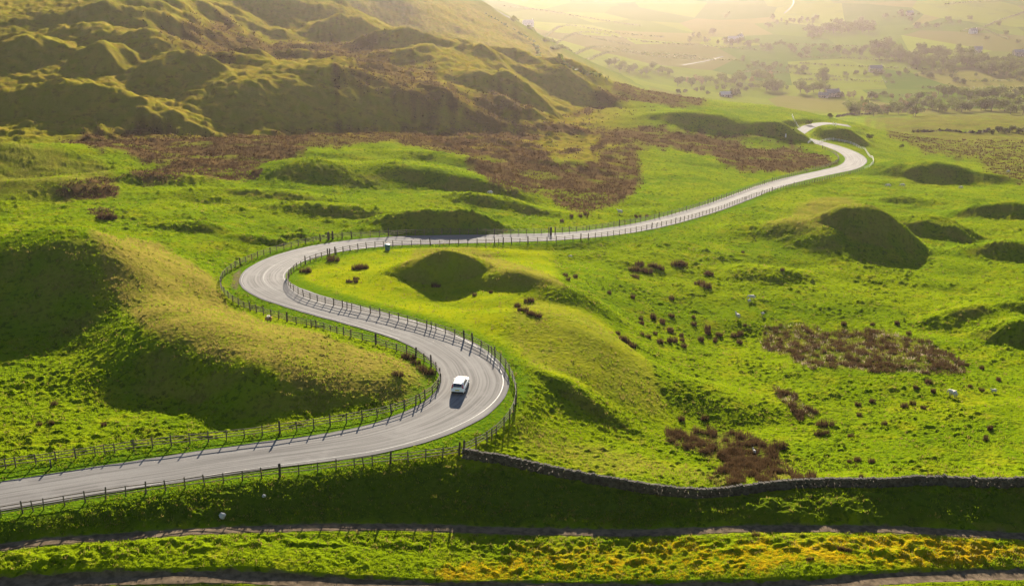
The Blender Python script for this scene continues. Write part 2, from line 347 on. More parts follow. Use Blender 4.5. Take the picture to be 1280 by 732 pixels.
BR = np.maximum(BR, .85*poly_mask([(340,168),(480,164),(640,160),(640,182),(560,188),(500,182),(400,184),(330,186)], 10, 57, 2.6))*(1-.9*holes)
BR *= .5+.5*sstep(-.55, -.05, perlin(XX/15, YY/11, 151)+.5*perlin(XX/5, YY/4, 152))
FLOW = mx(poly_mask([(870,690),(960,676),(1120,674),(1300,680),(1300,702),(1120,706),(960,712),(860,712)], 6, 71), .8*poly_mask([(530,712),(620,700),(760,698),(880,700),(860,720),(700,724),(560,722)], 5, 73), .6*poly_mask([(640,690),(900,672),(900,690),(700,702)], 8, 75))
RUSHM = mx(poly_mask([(955,402),(992,398),(1030,404),(1062,407),(1112,414),(1162,430),(1202,455),(1206,468),(1150,470),(1100,468),(1062,464),(1012,464),(985,442),(952,428)], 3, 81, .9),
           poly_mask([(836,543),(872,538),(938,544),(962,562),(988,582),(1003,602),(958,602),(898,577),(840,555)], 3, 83, .7), poly_mask([(884,597),(912,580),(932,600),(902,608)], 2, 85, .5),
           poly_mask([(968,482),(992,494),(1022,516),(1000,527),(976,503)], 2, 87, .5))
DIRT = mx(1-sstep(.4, .95, PDIST+.4*perlin(XX/.9, YY/.9, 91)), 1-sstep(.65, 1.05, TDIST+.35*perlin(XX/1.3, YY/1.3, 92)))
DIRT = mx(DIRT, .8*poly_mask([(293,342),(300,336),(302,350),(296,362),(290,358)], 2, 93, .5), .5*poly_mask([(425,250),(500,262),(500,270),(430,258)], 2, 94, .4)*0)
VERGE = (1-sstep(1.5, 4.2, ROADMASK+.8*perlin(XX/2, YY/2, 95)))*(RR < 480)[:, None]
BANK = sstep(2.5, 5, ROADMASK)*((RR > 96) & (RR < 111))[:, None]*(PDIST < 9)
# the bank between the lower fence or the wall and the path
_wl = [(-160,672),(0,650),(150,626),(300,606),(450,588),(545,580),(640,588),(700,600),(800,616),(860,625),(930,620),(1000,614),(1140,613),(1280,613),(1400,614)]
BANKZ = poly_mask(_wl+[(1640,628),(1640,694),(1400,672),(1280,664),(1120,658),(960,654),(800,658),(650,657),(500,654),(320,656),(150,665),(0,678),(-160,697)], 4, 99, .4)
FAR = sstep(1000, 1120, RR)[:, None]*np.ones((1, NT))
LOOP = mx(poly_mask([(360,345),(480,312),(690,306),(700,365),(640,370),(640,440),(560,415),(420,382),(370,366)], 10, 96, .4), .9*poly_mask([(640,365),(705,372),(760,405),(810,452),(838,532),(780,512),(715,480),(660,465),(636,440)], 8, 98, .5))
TUSS = poly_mask([(-80,450),(60,440),(110,470),(200,500),(300,540),(200,556),(-80,590)], 10, 97, .8)

# ------------------------------------------------------------------ roughness of the ground itself
NZ = np.zeros((NR, NT), np.float32)
free = np.clip((ROADMASK-.9)/2.5, 0, 1)*sstep(.9, 2.2, PDIST)*sstep(1.2, 2.2, TDIST)
def nb(i0, i1, fx, fy, seed):
    return perlin(XX[i0:i1]/fx, YY[i0:i1]/fy, seed)
def rows(r0, r1): return np.searchsorted(RR, r0), np.searchsorted(RR, r1)
i0, i1 = rows(80, 1100)
big = .9*nb(i0, i1, 62, 52, 131)+1.0*nb(i0, i1, 27, 24, 101)+.42*nb(i0, i1, 12, 10, 102)+.16*nb(i0, i1, 5.5, 4.5, 103)
NZ[i0:i1] += big*np.clip((ROADMASK[i0:i1]-3)/8, 0, 1)*np.clip((RR[i0:i1]-112)/40, .25, 1)[:, None]
i0, i1 = rows(320, 1000)
kn = np.zeros((i1-i0, NT), np.float32); gk = np.random.default_rng(77)
for k in range(110):                                 # slumped knolls of the left-hand fell, each a rounded lump with its steep side downhill
    r_ = gk.uniform(430, 880); t_ = R(gk.uniform(-30, 5)); cx, cy = r_*math.sin(t_), r_*math.cos(t_)
    rx, ry = gk.uniform(9, 24)*(.6+r_/900), gk.uniform(8, 17)*(.6+r_/900); hh_ = gk.uniform(.12, .30)*ry; an = gk.uniform(-.7, .5)
    w = window(cx, cy, max(rx, ry)*1.5); w = (slice(max(w[0].start, i0), min(w[0].stop, i1)), w[1])
    if w[0].stop <= w[0].start: continue
    X_, Y_ = XX[w], YY[w]; dx = X_-cx+.35*ry*perlin(X_/ry*.9, Y_/ry*.9, 201+k); dy = Y_-cy+.35*ry*perlin(X_/ry*.9, Y_/ry*.9, 402+k)
    p_ = (dx*math.cos(an)+dy*math.sin(an))/rx; q_ = (-dx*math.sin(an)+dy*math.cos(an))/ry; q_ = np.where(q_ < -.3, (q_+.3)/.7, (q_+.3)/1.3)
    d_ = np.clip(p_*p_+q_*q_, 0, 1); kn[w[0].start-i0:w[0].stop-i0, w[1]] = np.maximum(kn[w[0].start-i0:w[0].stop-i0, w[1]], hh_*(1-d_)**1.35)
gul = np.abs(perlin((XX[i0:i1]+.5*YY[i0:i1])/26, YY[i0:i1]/70, 107))
NZ[i0:i1] += LEFT[i0:i1]*(kn*1.15+1.1*nb(i0, i1, 30, 24, 108)+.9*np.minimum(gul, .35)*2+.6*nb(i0, i1, 10, 8, 109)+.85*np.clip(nb(i0, i1, 4.4, 3.6, 110)+.5*nb(i0, i1, 2.2, 1.9, 120), -.3, 1))
i0, i1 = rows(230, 1000)
NZ[i0:i1] += (.30*nb(i0, i1, 5.5, 4.5, 108)+.22*nb(i0, i1, 2.7, 2.3, 109))*sstep(230, 420, RR[i0:i1])[:, None]*np.clip(ROADMASK[i0:i1]/6-.3, 0, 1)
i0, i1 = rows(84, 430)
t2 = nb(i0, i1, .8, .8, 111); t3 = nb(i0, i1, 1.15, 1.05, 112); t4 = nb(i0, i1, .45, .45, 113)
patch = sstep(-.45, .5, nb(i0, i1, 9, 9, 114)+.5*nb(i0, i1, 22, 22, 115))
amp = (.35+.65*patch)*(1-.6*LOOP[i0:i1])*(1-.45*DRY[i0:i1])
bump_ = np.clip(t3+.5*t2-.12, 0, .9)
NZ[i0:i1] += free[i0:i1]*(amp*(.40*bump_+.07*t4)+.03*t4+.015)*(1-.5*sstep(300, 430, RR[i0:i1]))[:, None]
t5 = nb(i0, i1, 1.9, 1.7, 118)+.45*nb(i0, i1, .95, .9, 119)
NZ[i0:i1] += free[i0:i1]*amp*.60*np.clip(t5-.10, 0, .9)*sstep(150, 240, RR[i0:i1])[:, None]*(1-.35*sstep(320, 430, RR[i0:i1]))[:, None]
NZ[i0:i1] += TUSS[i0:i1]*free[i0:i1]*.34*np.clip(nb(i0, i1, 1.7, 1.5, 116)+.3*t2-.08, 0, None)
bk = BANK[i0:i1]*free[i0:i1]
NZ[i0:i1] += bk*(.38*np.clip(nb(i0, i1, 2.4, 1.9, 117), -.2, 1)+.18*t2)
gz = np.gradient(ZZ, axis=0)/np.gradient(RR)[:, None]
STEEP = (sstep(.16, .32, gz)*np.clip(ROADMASK/4-.5, 0, 1)*((RR > 112) & (RR < 1000))[:, None]).astype(np.float32)
lev = ZZ+.35*perlin(XX/6, YY/6, 121)
NZ += STEEP*(.055*np.sin(lev*2*np.pi/.55)*sstep(-.3, .4, perlin(XX/9, YY/9, 122))*np.clip(1.4-RR/420, .4, 1)[:, None]+.16*np.clip(perlin(XX/3.2, YY/2.2, 123), -.5, .6))   # trods and slumps on the steep faces
ZZ = ZZ+NZ
DRY = np.maximum(DRY, .55*STEEP*sstep(-.5, .3, perlin(XX/8, YY/6, 124)))

# ------------------------------------------------------------------ materials
def newmat(n):
    m = bpy.data.materials.new(n); m.use_nodes = True
    return m, m.node_tree, m.node_tree.nodes['Principled BSDF']
def N(nt, typ, **kw):
    n = nt.nodes.new(typ)
    for k, v in kw.items():
        if k.startswith('i_'): n.inputs[int(k[2:])].default_value = v
        else: setattr(n, k, v)
    return n
def mixc(nt, fac, a, b, blend='MIX'):
    n = nt.nodes.new('ShaderNodeMix'); n.data_type = 'RGBA'; n.blend_type = blend
    for sock, val in ((n.inputs[0], fac), (n.inputs[6], a), (n.inputs[7], b)):
        if isinstance(val, bpy.types.NodeSocket): nt.links.new(val, sock)
        elif isinstance(val, tuple): sock.default_value = (*val, 1)
        else: sock.default_value = val
    return n.outputs[2]
def noise(nt, co, scale, detail=3, rough=.55):
    n = nt.nodes.new('ShaderNodeTexNoise'); n.inputs['Scale'].default_value = scale; n.inputs['Detail'].default_value = detail; n.inputs['Roughness'].default_value = rough
    nt.links.new(co, n.inputs['Vector']); return n.outputs['Fac']
def ramp(nt, fac, a, b):
    n = nt.nodes.new('ShaderNodeMapRange'); n.interpolation_type = 'SMOOTHSTEP'; nt.links.new(fac, n.inputs[0]); n.inputs[1].default_value = a; n.inputs[2].default_value = b
    return n.outputs[0]
def math_(nt, op, a, b=0.0):
    n = nt.nodes.new('ShaderNodeMath'); n.operation = op
    for s, v in ((n.inputs[0], a), (n.inputs[1], b)):
        if isinstance(v, bpy.types.NodeSocket): nt.links.new(v, s)
        else: s.default_value = v
    return n.outputs[0]
def simple(n, c, rough=.8, spec=.3, var=.25, scale=6.0, metal=0, transl=None):
    m, nt, p = newmat(n); tc = nt.nodes.new('ShaderNodeTexCoord')
    if rough >= .55: spec *= .2                       # matt things keep no sheen against the low sun
    f = noise(nt, tc.outputs['Object'], scale)
    dark = tuple(x*(1-var) for x in c); lite = tuple(min(1, x*(1+var)) for x in c)
    col = mixc(nt, ramp(nt, f, .3, .7), dark, lite)
    nt.links.new(col, p.inputs['Base Color']); p.inputs['Roughness'].default_value = rough; p.inputs['Specular IOR Level'].default_value = spec; p.inputs['Metallic'].default_value = metal
    if transl:
        tr = nt.nodes.new('ShaderNodeBsdfTranslucent'); ms = nt.nodes.new('ShaderNodeMixShader'); ms.inputs[0].default_value = transl[0]
        tr.inputs[0].default_value = (*transl[1], 1)
        nt.links.new(p.outputs[0], ms.inputs[1]); nt.links.new(tr.outputs[0], ms.inputs[2]); nt.links.new(ms.outputs[0], nt.nodes['Material Output'].inputs[0])
    return m
GREEN_A, GREEN_B, GREEN_C = (.135, .175, .003), (.09, .14, .003), (.20, .19, .008)
def ground_mat():
    m, nt, p = newmat('grassland'); L = nt.links
    co = N(nt, 'ShaderNodeTexCoord').outputs['Object']
    def att(n):
        a = N(nt, 'ShaderNodeAttribute'); a.attribute_name = n; s = N(nt, 'ShaderNodeSeparateColor'); L.new(a.outputs['Color'], s.inputs[0]); return s.outputs
    c1 = att('cover'); c2 = att('cover_more')
    n_big = noise(nt, co, .035, 3); n_mid = noise(nt, co, .22, 4); n_fine = noise(nt, co, 1.6, 4, .65); n_tiny = noise(nt, co, 5.0, 3, .7); n_clod = noise(nt, co, 2.6, 2, .6)
    g = mixc(nt, ramp(nt, n_big, .35, .65), GREEN_A, GREEN_B)
    g = mixc(nt, math_(nt, 'MULTIPLY', ramp(nt, n_mid, .48, .72), .6), g, GREEN_C)
    g = mixc(nt, math_(nt, 'MULTIPLY', ramp(nt, n_fine, .50, .75), .55), g, (.055, .105, .006))
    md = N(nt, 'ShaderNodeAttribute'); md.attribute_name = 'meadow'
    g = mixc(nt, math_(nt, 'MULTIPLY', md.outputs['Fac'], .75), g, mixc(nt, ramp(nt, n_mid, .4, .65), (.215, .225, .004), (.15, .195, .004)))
    tu = noise(nt, co, 1.15, 2, .6)                                          # dark flecks: coarse tuft grass with the tussocks' small shadows painted in
    g = mixc(nt, math_(nt, 'MULTIPLY', math_(nt, 'MULTIPLY', ramp(nt, tu, .53, .64), math_(nt, 'SUBTRACT', 1.0, math_(nt, 'MULTIPLY', md.outputs['Fac'], .7))), .75), g, (.026, .05, .003))
    hill = mixc(nt, ramp(nt, n_mid, .35, .62), (.225, .16, .022), (.165, .15, .012))
    hp = noise(nt, co, .42, 4, .7)
    hill = mixc(nt, math_(nt, 'MULTIPLY', ramp(nt, hp, .50, .68), .75), hill, (.09, .058, .016))
    hill = mixc(nt, math_(nt, 'MULTIPLY', ramp(nt, hp, .48, .30), .6), hill, (.155, .15, .011))
    g = mixc(nt, c2[2], g, hill)
    dry = mixc(nt, ramp(nt, n_fine, .35, .7), (.185, .145, .03), (.125, .12, .014))
    dry = mixc(nt, math_(nt, 'MULTIPLY', ramp(nt, n_tiny, .55, .75), .5), dry, (.10, .07, .02))
    df = math_(nt, 'MULTIPLY', c1[0], ramp(nt, math_(nt, 'ADD', n_mid, math_(nt, 'MULTIPLY', n_fine, .4)), .42, .75))
    g = mixc(nt, math_(nt, 'MULTIPLY', math_(nt, 'ADD', math_(nt, 'MULTIPLY', c1[0], .55), math_(nt, 'MULTIPLY', df, .45)), 1.0), g, dry)
    verge = mixc(nt, ramp(nt, n_fine, .35, .65), (.045, .10, .005), (.085, .15, .005))
    g = mixc(nt, math_(nt, 'MULTIPLY', c2[1], .85), g, verge)
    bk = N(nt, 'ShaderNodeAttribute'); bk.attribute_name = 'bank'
    g = mixc(nt, math_(nt, 'MULTIPLY', bk.outputs['Fac'], .75), g, mixc(nt, ramp(nt, n_fine, .35, .65), (.03, .055, .004), (.055, .08, .006)))  # lush dark growth, darkened further to put the bank's deep shade into its colour
    br = mixc(nt, ramp(nt, n_fine, .35, .68), (.098, .052, .026), (.062, .038, .02))
    br = mixc(nt, math_(nt, 'MULTIPLY', ramp(nt, n_mid, .55, .72), .35), br, (.12, .085, .03))
    g = mixc(nt, c1[1], g, br)
    fl = mixc(nt, ramp(nt, n_mid, .35, .65), (.40, .27, .006), (.36, .19, .006))
    ff = math_(nt, 'MULTIPLY', c2[0], ramp(nt, math_(nt, 'ADD', math_(nt, 'MULTIPLY', n_fine, .6), math_(nt, 'MULTIPLY', n_mid, .5)), .44, .62))
    g = mixc(nt, math_(nt, 'MULTIPLY', ff, .62), g, fl)
    di = mixc(nt, ramp(nt, n_fine, .3, .7), (.15, .108, .068), (.085, .062, .04))
    di = mixc(nt, math_(nt, 'MULTIPLY', ramp(nt, n_tiny, .5, .7), .6), di, (.20, .155, .105))
    g = mixc(nt, c1[2], g, di)
    # the enclosed fields of the valley floor: each its own crop and season
    mp = N(nt, 'ShaderNodeMapping'); mp.inputs['Scale'].default_value = (.0075, .0048, 0); mp.inputs['Rotation'].default_value = (0, 0, .35); L.new(co, mp.inputs[0])
    vo = N(nt, 'ShaderNodeTexVoronoi'); vo.inputs['Scale'].default_value = 1.0; vo.inputs['Randomness'].default_value = .8; L.new(mp.outputs[0], vo.inputs['Vector'])
    sc = N(nt, 'ShaderNodeSeparateColor'); L.new(vo.outputs['Color'], sc.inputs[0])
    fc = mixc(nt, ramp(nt, sc.outputs[0], .1, .9), (.045, .08, .006), (.11, .135, .008))
    fc = mixc(nt, math_(nt, 'MULTIPLY', ramp(nt, sc.outputs[1], .6, .8), .6), fc, (.11, .085, .03))
    fc = mixc(nt, math_(nt, 'MULTIPLY', ramp(nt, n_big, .5, .7), .4), fc, (.07, .09, .015))
    fa = N(nt, 'ShaderNodeAttribute'); fa.attribute_name = 'fields'
    g = mixc(nt, fa.outputs['Fac'], g, fc)
    L.new(g, p.inputs['Base Color']); p.inputs['Roughness'].default_value = 1.0; p.inputs['Specular IOR Level'].default_value = 0.0
    bp = N(nt, 'ShaderNodeBump'); bp.inputs['Strength'].default_value = .8; bp.inputs['Distance'].default_value = .22
    L.new(math_(nt, 'ADD', math_(nt, 'MULTIPLY', n_tiny, .6), math_(nt, 'ADD', n_fine, n_clod)), bp.inputs['Height']); L.new(bp.outputs[0], p.inputs['Normal'])
    return m
def road_mat():
    m, nt, p = newmat('asphalt'); L = nt.links
    co = N(nt, 'ShaderNodeTexCoord').outputs['Object']
    uv = N(nt, 'ShaderNodeAttribute'); uv.attribute_name = 'lane'; s = N(nt, 'ShaderNodeSeparateColor'); L.new(uv.outputs['Color'], s.inputs[0])
    mp = N(nt, 'ShaderNodeMapping'); L.new(co, mp.inputs[0])
    a = noise(nt, co, .35, 4); b = noise(nt, co, 9, 3, .7)
    cmb = N(nt, 'ShaderNodeCombineXYZ'); L.new(math_(nt, 'MULTIPLY', s.outputs[0], 26), cmb.inputs[0]); L.new(math_(nt, 'MULTIPLY', s.outputs[1], 40), cmb.inputs[1])
    st = noise(nt, cmb.outputs[0], 1.0, 3)                                  # wheel polish and patching run along the road
    c = mixc(nt, ramp(nt, st, .3, .7), (.118, .11, .106), (.205, .194, .185))
    c = mixc(nt, math_(nt, 'MULTIPLY', ramp(nt, a, .5, .7), .5), c, (.215, .203, .195))
    c = mixc(nt, math_(nt, 'MULTIPLY', ramp(nt, b, .45, .7), .35), c, (.08, .078, .078))
    edge = ramp(nt, math_(nt, 'ABSOLUTE', math_(nt, 'SUBTRACT', s.outputs[0], .5)), .44, .5)
    c = mixc(nt, math_(nt, 'MULTIPLY', edge, .6), c, (.07, .066, .066))
    L.new(c, p.inputs['Base Color']); p.inputs['Roughness'].default_value = .9; p.inputs['Specular IOR Level'].default_value = .03
    bp = N(nt, 'ShaderNodeBump'); bp.inputs['Strength'].default_value = .25; bp.inputs['Distance'].default_value = .02
    L.new(b, bp.inputs['Height']); L.new(bp.outputs[0], p.inputs['Normal'])
    return m
M_WOOD = simple('weathered_timber', (.105, .085, .068), .8, .3, .35, 5)
M_DARKWOOD = simple('old_dark_timber', (.06, .05, .042), .85, .2, .3, 5)
M_PALEWOOD = simple('white_painted_timber', (.55, .53, .5), .6, .4, .12, 5)
M_STONE = simple('gritstone', (.07, .06, .05), .9, .2, .45, 2.2)
M_COPE = simple('lichened_gritstone', (.085, .075, .064), .9, .2, .4, 3)
M_PALESTONE = simple('pale_stone', (.42, .39, .36), .85, .25, .2, 2)
M_RUSH = simple('dead_rush', (.05, .035, .022), .85, .15, .5, 2.0, transl=(.2, (.11, .065, .03)))
M_STRAW = simple('bleached_rush', (.42, .36, .30), .8, .2, .3, 2.0, transl=(.3, (.4, .3, .2)))
M_BRACKEN = simple('bracken', (.072, .043, .023), .9, .1, .45, .5, transl=(.15, (.10, .058, .028)))
M_GRASS = simple('grass_blades', (.085, .13, .004), .8, 0.0, .45, .6, transl=(.35, (.22, .30, .006)))
M_TUFT = simple('coarse_tufts', (.035, .045, .008), .8, .1, .4, .8, transl=(.2, (.08, .10, .008)))
M_STRAWGRASS = simple('straw_grass', (.17, .14, .04), .7, 0.0, .35, .9, transl=(.35, (.25, .2, .05)))
M_FLOWER = simple('yellow_petals', (.50, .34, .008), .7, .2, .35, .35, transl=(.3, (.6, .38, .008)))
M_LEAF = simple('leaves', (.045, .058, .012), .7, .3, .45, .35, transl=(.35, (.12, .15, .015)))
M_LEAFDARK = simple('dark_leaves', (.045, .055, .018), .7, .3, .4, .35, transl=(.35, (.10, .12, .02)))
M_LEAFBROWN = simple('budding_leaves', (.12, .085, .03), .7, .3, .4, .35, transl=(.3, (.16, .13, .04)))
M_BARK = simple('bark', (.09, .07, .055), .9, .2, .4, 4)
# ------------------------------------------------------------------ ground sheet
ii = np.arange(NR*NT).reshape(NR, NT)
Fq = np.stack([ii[:-1, :-1], ii[:-1, 1:], ii[1:, 1:], ii[1:, :-1]], -1).reshape(-1, 4)
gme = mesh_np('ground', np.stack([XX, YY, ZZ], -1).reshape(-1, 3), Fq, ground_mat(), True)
def put_attr(me, name, a, b, c):
    at_ = me.attributes.new(name, 'FLOAT_COLOR', 'POINT')
    A = np.stack([a, b, c, np.ones_like(a)], -1).astype(np.float32); at_.data.foreach_set('color', A.ravel())
put_attr(gme, 'cover', DRY, np.maximum(BR*.92, RUSHM*.35), DIRT)
HILL = np.clip(LEFT*.95, 0, 1)
put_attr(gme, 'cover_more', FLOW, VERGE, np.maximum(HILL, FAR*.0))
fa_ = gme.attributes.new('fields', 'FLOAT', 'POINT'); fa_.data.foreach_set('value', FAR.astype(np.float32).ravel())
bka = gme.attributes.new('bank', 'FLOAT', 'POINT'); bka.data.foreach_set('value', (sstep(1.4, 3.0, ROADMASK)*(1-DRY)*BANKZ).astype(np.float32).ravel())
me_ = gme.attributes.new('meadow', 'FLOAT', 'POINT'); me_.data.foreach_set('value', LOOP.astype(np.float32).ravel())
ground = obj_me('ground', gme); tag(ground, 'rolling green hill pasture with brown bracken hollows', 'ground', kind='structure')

# ------------------------------------------------------------------ road, its painted lines, path, track, far lanes
def ribbon_arrays(L, off0, off1, dz, n=5):
    t = np.gradient(L[:, :2], axis=0); t /= np.linalg.norm(t, axis=1)[:, None]+1e-9
    nn = np.stack([t[:, 1], -t[:, 0]], 1)
    o0 = np.broadcast_to(off0, len(L)); o1 = np.broadcast_to(off1, len(L)); cols = []
    for s in np.linspace(0, 1, n):
        o = o0*(1-s)+o1*s; cols.append(np.concatenate([L[:, :2]+nn*o[:, None], (L[:, 2]+dz)[:, None]], 1))
    V = np.stack(cols, 1).reshape(-1, 3); i = np.arange(len(L)*n).reshape(-1, n)
    return V, np.stack([i[:-1, :-1], i[:-1, 1:], i[1:, 1:], i[1:, :-1]], -1).reshape(-1, 4)
HW = ROAD[:, 3]; NRD = 9
wob = .12*perlin(np.arange(len(ROAD))*.21, np.zeros(len(ROAD)), 131); wob2 = .12*perlin(np.arange(len(ROAD))*.19, np.zeros(len(ROAD)), 132)
V, Fr = ribbon_arrays(ROAD, -HW+wob, HW+wob2, .06, NRD)
rme = mesh_np('road', V, Fr, road_mat(), True)
lane = np.zeros((len(ROAD), NRD, 3)); lane[:, :, 0] = np.linspace(0, 1, NRD)[None]
arc = np.concatenate([[0], np.cumsum(np.linalg.norm(np.diff(ROAD[:, :2], axis=0), axis=1))]); lane[:, :, 1] = (arc/800)[:, None]
put_attr(rme, 'lane', *[lane[:, :, k].ravel() for k in range(3)])
road = obj_me('road', rme); tag(road, 'pale asphalt lane winding in bends down the hillside', 'road', kind='structure')
M_LINE = simple('worn_white_paint', (.30, .29, .28), .6, .4, .25, 3)
M_FAINT = simple('faded_paint', (.21, .20, .19), .6, .4, .2, 2)
def near_idx(u, v):
    p = at(u, v); return int(np.argmin((ROAD[:, 0]-p.x)**2+(ROAD[:, 1]-p.y)**2))
def line(name, ia, ib, off, wdt, m, dash=None):
    Vs, Fs, n0 = [], [], 0; i = ia
    while i < ib:
        j = min(ib, i+(dash[0] if dash else ib-ia))
        L = ROAD[i:j+1]; o = np.broadcast_to(off(np.arange(i, j+1)), len(L))
        if len(L) > 1:
            v_, f_ = ribbon_arrays(L, o-wdt/2, o+wdt/2, .085, 2); Vs.append(v_); Fs.append(f_+n0); n0 += len(v_)
        i = j+(dash[1] if dash else 1)
    return obj_me(name, mesh_np(name, np.concatenate(Vs), np.concatenate(Fs), m), road)
ia, ib = near_idx(150, 598), near_idx(500, 408)
line('edge_line', ia, ib, lambda k: ROAD[k, 3]-np.interp(k, [ia, (ia+ib)/2, ib], [.30, 1.0, .30]), .08, M_LINE)
ic, id_ = near_idx(520, 418), near_idx(470, 303)
line('edge_line', ic, id_, lambda k: -ROAD[k, 3]+.45, .10, M_FAINT)
line('edge_line', ic, id_, lambda k: ROAD[k, 3]-.35, .10, M_FAINT)
line('centre_line', near_idx(480, 402), near_idx(400, 314), lambda k: 0*k+.15, .12, M_FAINT)
# trodden path and stony track lie in the sheet itself (worn cover); loose stones on them
M_EARTH = simple('trodden_earth', (.105, .076, .049), .95, .1, .4, 1.4)
for L_, hw_, nm, lab in ((PATHL, .62, 'path', 'shaded earth footpath at the foot of the dark bank'), (TRACKL, .85, 'track', 'stony earth track along the bottom edge')):
    k_i = np.arange(len(L_)); wa = hw_+.16*perlin(k_i*.33, k_i*0., 161)+.1*perlin(k_i*.9, k_i*0., 162); wb = hw_+.16*perlin(k_i*.33, k_i*0., 163)+.1*perlin(k_i*.9, k_i*0., 164)
    v_, f_ = ribbon_arrays(L_, -wa, wb, 0, 7); v_[:, 2] = hz(v_[:, 0], v_[:, 1])+.03
    tag(obj_me(nm, mesh_np(nm, v_, f_, M_EARTH, True)), lab, nm, kind='structure')
def stones(n, pts, size, name, m, label):
    Vs, Fs = [], []
    base = np.array([[1, 0, 0], [-1, 0, 0], [0, 1, 0], [0, -1, 0], [0, 0, 1], [0, 0, -1]], float)
    tri = np.array([[0, 2, 4], [2, 1, 4], [1, 3, 4], [3, 0, 4], [2, 0, 5], [1, 2, 5], [3, 1, 5], [0, 3, 5]])
    s = rng.uniform(.4, 1, (n, 1, 1))*size; sh = rng.uniform(.5, 1.1, (n, 6, 3))*np.array([1, 1, .65]); a = rng.uniform(0, 6.28, n)
    v = base[None]*sh*s; ca, sa = np.cos(a)[:, None], np.sin(a)[:, None]
    v = np.stack([v[..., 0]*ca-v[..., 1]*sa, v[..., 0]*sa+v[..., 1]*ca, v[..., 2]], -1)+pts[:, None]
    return tag(obj_me(name, mesh_np(name, v.reshape(-1, 3), (tri[None]+np.arange(n)[:, None, None]*6).reshape(-1, 3), m)), label, name.replace('_', ' '), kind='stuff')
def along(L, n, spread):
    k = rng.integers(0, len(L), n); p = L[k, :2]+rng.normal(0, spread, (n, 2)); return np.concatenate([p, (hz(p[:, 0], p[:, 1])+.01)[:, None]], 1)
stones(2000, along(TRACKL, 2000, .45), .10, 'loose_stones', M_STONE, 'loose grey stones scattered along the muddy lower track')
stones(1200, along(PATHL, 1200, .5), .07, 'path_gravel', M_STONE, 'fine gravel scattered along the shaded footpath')
M_LANE = simple('pale_lane', (.055, .052, .048), .8, .3, .15, .1)
for px, lab, hw in (([(616,10),(622,14),(630,19),(640,24)], 'pale farm lane dropping down the hazy hillside', 1.6), ([(853,82),(866,79.5),(878,77.5),(888,75.5),(897,72.5),(904,71)], 'pale lane crossing the fields beyond the row of trees', 1.3), ([(980,17),(990,8),(992,2),(990,-4)], 'pale lane climbing the far hillside', 1.3)):
    L = groundline(px, 8, 3); L[:, 2] = hz(L[:, 0], L[:, 1])+.5
    v_, f_ = ribbon_arrays(L, -hw, hw, .0, 3); v_[:, 2] = hz(v_[:, 0], v_[:, 1])+.35
    tag(obj_me('lane', mesh_np('lane', v_, f_, M_LANE)), lab, 'lane', kind='structure')

# ------------------------------------------------------------------ fences: post and rail, each run between its end posts
def post_me(name, w_, h_, m, seed):
    b = bmesh.new(); r = bmesh.ops.create_cube(b, size=1); rs = random.Random(seed)
    for v in r['verts']:
        top = v.co.z > 0
        v.co = Vector((v.co.x*w_*(1 if not top else .9), v.co.y*w_*.85, -.35 if not top else h_+(.05 if v.co.y > 0 else 0)))
        v.co.x += rs.uniform(-.012, .012); v.co.y += rs.uniform(-.012, .012)
    bmesh.ops.bevel(b, geom=b.edges[:], offset=.012, segments=1, affect='EDGES')
    me = bpy.data.meshes.new(name); b.to_mesh(me); b.free(); me.materials.append(m); return me
POSTS = [post_me('post', .12+.01*k, 1.12+.06*k, M_WOOD, k) for k in range(4)]
THICK = [post_me('post', .21, 1.55, M_DARKWOOD, 9), post_me('post', .18, 1.42, M_WOOD, 10)]
PALE = [post_me('post', .13, 1.1, M_PALEWOOD, 12)]
